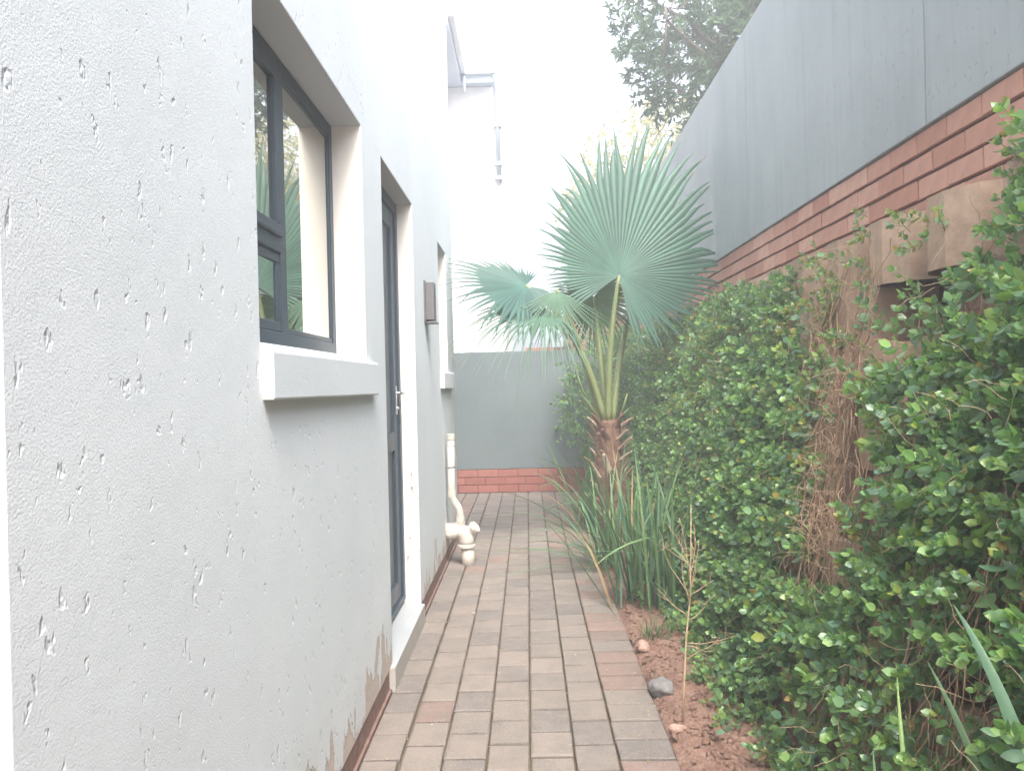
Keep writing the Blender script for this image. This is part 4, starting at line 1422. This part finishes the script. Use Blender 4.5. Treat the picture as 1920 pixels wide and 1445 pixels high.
# lower left drooping frond
hubC = px(1018, 582, YP-0.34)
fan(hubC, px(930, 600, YP-0.62)-hubC, (0.0, -0.50, 0.86), radians(95), 40, lambda t: 0.74*(1-0.25*(abs(t)/radians(95))**1.5), 0.40, 0.08, 0.30, 3, tint=(0.075, 0.15, 0.105),
    petiole=[crown+Vector((-.04, .03, 0)), Vector(px(1085, 600, YP+.1)), hubC])
# hanging frond in the middle
hubD = px(1044, 545, YP-0.42)
fan(hubD, (-0.05, -0.22, -1.0), (0.1, -1.0, 0.05), radians(68), 30, lambda t: 0.58*(1-0.2*abs(t)), 0.26, 0.02, 0.05, 4, tint=(0.085, 0.16, 0.11), tipcurl=0.12,
    petiole=[crown+Vector((-.05, .0, 0)), Vector(px(1090, 640, YP+.02)), hubD])
# small fan facing the camera behind the stalks
hubE = px(1114, 557, YP+0.12)
fan(hubE, (0.15, 0.1, -1.0), (-0.1, -1.0, 0.25), radians(135), 44, lambda t: 0.46*(1-0.2*(abs(t)/2.3)), 0.5, 0.02, 0.12, 5, tint=(0.06, 0.12, 0.06),
    petiole=[crown+Vector((0, .05, 0)), Vector(px(1124, 650, YP+.1)), hubE])
# right frond behind
hubG = px(1196, 530, YP+0.25)
fan(hubG, px(1260, 500, YP+0.75)-hubG, (0.15, -0.8, 0.5), radians(140), 44, lambda t: 0.62*(1-0.25*(abs(t)/2.4)), 0.45, 0.05, 0.22, 6, tint=(0.045, 0.095, 0.06),
    petiole=[crown+Vector((.04, .04, 0)), Vector(px(1160, 640, YP+.15)), hubG])
# young folded spear and cut stubs
for (p1, p2, p3, r) in (((1108, 770), (1090, 725), (1082, 700), .018), ((1160, 790), (1170, 760), (1176, 738), .02), ((1150, 800), (1166, 780), (1180, 765), .016), ((1125, 790), (1105, 760), (1095, 745), .02)):
    mb = MB(); mb.tube([Vector(px(*p1, YP-.06)), Vector(px(*p2, YP-.1)), Vector(px(*p3, YP-.14))], [r*1.3, r, r*.6], 6, flat=.5)
    mb.build('stub', M_petiole, palm, smooth=True)
print('boots', nboot)

# ------------------------------------------------------------------ trees over the wall
def leaf_quads(P_, D_, N_, L, W, T_):
    D_ = D_/np.linalg.norm(D_, axis=1)[:,None]
    S_ = np.cross(N_, D_); S_ /= np.linalg.norm(S_, axis=1)[:,None]+1e-9
    L = L[:,None]; W = W[:,None]
    Nn = np.cross(D_, S_)
    v = np.stack([P_, P_+D_*L*.45-S_*W*.5, P_+D_*L-Nn*L*.12, P_+D_*L*.45+S_*W*.5], 1).reshape(-1, 3)
    F = np.arange(len(P_)*4).reshape(-1, 4)
    return v, F, np.repeat(T_, 4, axis=0)
def branch_tube(mb, a, b, r0, r1, wob, seed, n=7):
    r_ = random.Random(seed); a = Vector(a); b = Vector(b); pts = []
    for i in range(n+1):
        t = i/n; p = a.lerp(b, t)
        if 0 < i < n: p += Vector((r_.gauss(0, wob), r_.gauss(0, wob), r_.gauss(0, wob)))
        pts.append(p)
    mb.tube(pts, [r0+(r1-r0)*i/n for i in range(n+1)], 8)
    return pts
def tree(name, loc, label, centre, radii, nwh, per, L, W, cols, seed, hang, thr=0.0, fn=1.2, spread=1.0, cat='tree'):
    rs = np.random.default_rng(seed)
    root = empty(name, loc, label, cat)
    mb = MB()
    c = Vector(centre)
    top = Vector((c.x, c.y, c.z-radii[2]*0.5))
    branch_tube(mb, loc, top, 0.16, 0.10, 0.04, seed)
    mb.build('trunk', M_bark, root, smooth=True)
    Ps = []
    nlimb = 15
    ends = []
    for i in range(nlimb):
        w = i*2.4; e = c + Vector((cos(w)*radii[0], sin(w)*radii[1], rs.uniform(-.7, .75)*radii[2]))*rs.uniform(.6, .9)
        mb = MB(); pts = branch_tube(mb, top + Vector((0, 0, rs.uniform(-.2, .4))), e, 0.05, 0.012, 0.10, seed+i)
        for q in range(5):
            pp = pts[rs.integers(3, 8)]
            e2 = pp + Vector(rs.normal(0, .45, 3))*radii[0]*.5
            branch_tube(mb, pp, e2, 0.014, 0.004, 0.04, seed*3+i*7+q, 5)
        mb.build('limb', M_bark, root, smooth=True)
    P_, D_, N_, T_, LL, WW = [], [], [], [], [], []
    n = 0; tr_ = 0
    while n < nwh and tr_ < nwh*12:
        tr_ += 1
        u = rs.normal(0, 1, 3); u /= np.linalg.norm(u); rad_ = rs.random()**(1/2.2)
        p = np.array(c) + u*rad_*np.array(radii)
        if fbm(p[0]*fn, p[1]*fn, p[2]*fn, 3) < thr - 0.10*(1-rad_): continue
        if p[2] < hang and rs.random() < .8: continue
        n += 1
        ax = u + rs.normal(0, .5, 3) + np.array([0, 0, -.15]); ax /= np.linalg.norm(ax)
        tcol = cols[rs.integers(len(cols))]
        for q in range(per):
            d = ax*0.55 + rs.normal(0, .6, 3)*spread
            P_.append(p + ax*rs.uniform(-.05, .05)); D_.append(d); N_.append(rs.normal(0, 1, 3))
            T_.append(np.array(tcol)*rs.uniform(.75, 1.25)); LL.append(L*rs.uniform(.7, 1.2)); WW.append(W*rs.uniform(.8, 1.2))
    V, F, T = leaf_quads(np.array(P_), np.array(D_), np.array(N_), np.array(LL), np.array(WW), np.array(T_))
    np_mesh('crown', V, F, mat=M_tree, tint=T, smooth=False, parent=root, kind='stuff')
    return root
tree('broadleaf_tree', (3.0, 8.6, 1.9), 'dark leafy tree hanging over the top of the tall grey wall', (2.75, 8.4, 5.3), (1.75, 1.9, 1.75), 4200, 11, 0.105, 0.026,
     [(0.055, 0.095, 0.055), (0.07, 0.12, 0.07), (0.045, 0.08, 0.05), (0.10, 0.15, 0.09)], 5, 3.3, -0.06, 1.3)
tree('olive_tree', (3.2, 14.5, 1.9), 'pale straw coloured fine leaved tree behind the palm fronds', (2.9, 14.5, 4.25), (2.3, 2.2, 2.2), 6000, 9, 0.075, 0.028,
     [(0.36, 0.31, 0.17), (0.30, 0.27, 0.15), (0.42, 0.35, 0.2), (0.22, 0.24, 0.12)], 6, 1.9, -0.02, 1.6)

# ------------------------------------------------------------------ haze
def glare_haze_box(dens):  # even volume added as a stand-in for veiling lens glare
    mb = MB(); mb.box(-62, 62, -42, 92, -1.1, 8.5)
    m = bpy.data.materials.new('glare_haze'); m.use_nodes = True
    t = m.node_tree; t.nodes.clear()
    o_ = t.nodes.new('ShaderNodeOutputMaterial'); v_ = t.nodes.new('ShaderNodeVolumePrincipled')
    v_.inputs['Color'].default_value = (0.93, 0.96, 1.0, 1)
    v_.inputs['Density'].default_value = dens
    v_.inputs['Anisotropy'].default_value = 0.3
    t.links.new(v_.outputs[0], o_.inputs['Volume'])
    mb.build('glare_haze', m, kind='stuff', label='thin bright haze volume added to stand in for lens glare', cat='glare_haze')
glare_haze_box(0.036)

# ------------------------------------------------------------------ small litter on the paving
lit = random.Random(12)
lm = []
for i in range(3):
    V = [(0, 0, 0), (.5, .18, .06), (1, 0, .02), (.5, -.18, .05)]
    me = bpy.data.meshes.new('petal'); me.from_pydata(V, [], [(0, 1, 2, 3)]); me.materials.append([M_boot_tip, M_dry, M_reveal][i]); lm.append(me)
litter = []
def at_floor(x, y):
    d = R_*(x-960)/1444 - U_*(y-722.5)/1444 + F_
    t = -1.2/d[2]; p = np.array([0, 0, 1.2]) + d*t; return p
SPOTS = [((915, 1102), .016, 2, 'tiny white petal on the paving near the drain pipe'), ((892, 1152), .03, 0, 'curled dry leaf bit in a paving joint left of centre'),
         ((1025, 993), .03, 2, 'white leaf scrap on the paving near the end wall'), ((812, 1358), .012, 2, 'tiny pale crumb on the near left paving'),
         ((935, 1263), .010, 2, 'small pale speck on the middle paving column')]
for (xy, s, mi, lab) in SPOTS:
    p = at_floor(*xy)
    o = bpy.data.objects.new('litter', lm[mi]); COL.objects.link(o)
    o.location = (p[0], p[1], 0.004); o.scale = (s, s, s); o.rotation_euler = (lit.uniform(-.2, .2), lit.uniform(-.2, .2), lit.uniform(0, 6.28))
    tag(o, lab, 'leaf litter')

# fine plant litter caught along the edges of the paving
rl = np.random.default_rng(77)
n = 420
Pq = []
for i in range(n):
    u = rl.random()
    y = 1.9 + 6.4*rl.random()**1.5
    if u < 0.5: x = 0.445 - abs(rl.normal(0, 0.05))
    elif u < 0.75: x = [-0.439, -0.300, -0.158, -0.018, 0.124, 0.264][rl.integers(6)] + rl.normal(0, .006)
    else: x = rl.uniform(-0.54, 0.44)
    Pq.append((x, y, 0.0035))
Dq = np.stack([rl.normal(0, 1, n), rl.normal(0, 1, n), rl.normal(0, .06, n)], 1)
Nq = np.tile([0.05, 0.02, 1.0], (n, 1)) + rl.normal(0, .15, (n, 3))
cq = np.array([(0.30, 0.20, 0.11), (0.20, 0.13, 0.08), (0.38, 0.30, 0.18), (0.12, 0.15, 0.06)])[rl.integers(0, 4, n)]
V, F, T = leaf_quads(np.array(Pq), Dq, Nq, 0.006+0.018*rl.random(n)**3, 0.003+0.005*rl.random(n), cq)
np_mesh('plant_litter', V, F, mat=M_tree, tint=T, smooth=False, kind='stuff', label='small dry plant bits scattered over the paving and its joints', cat='litter')
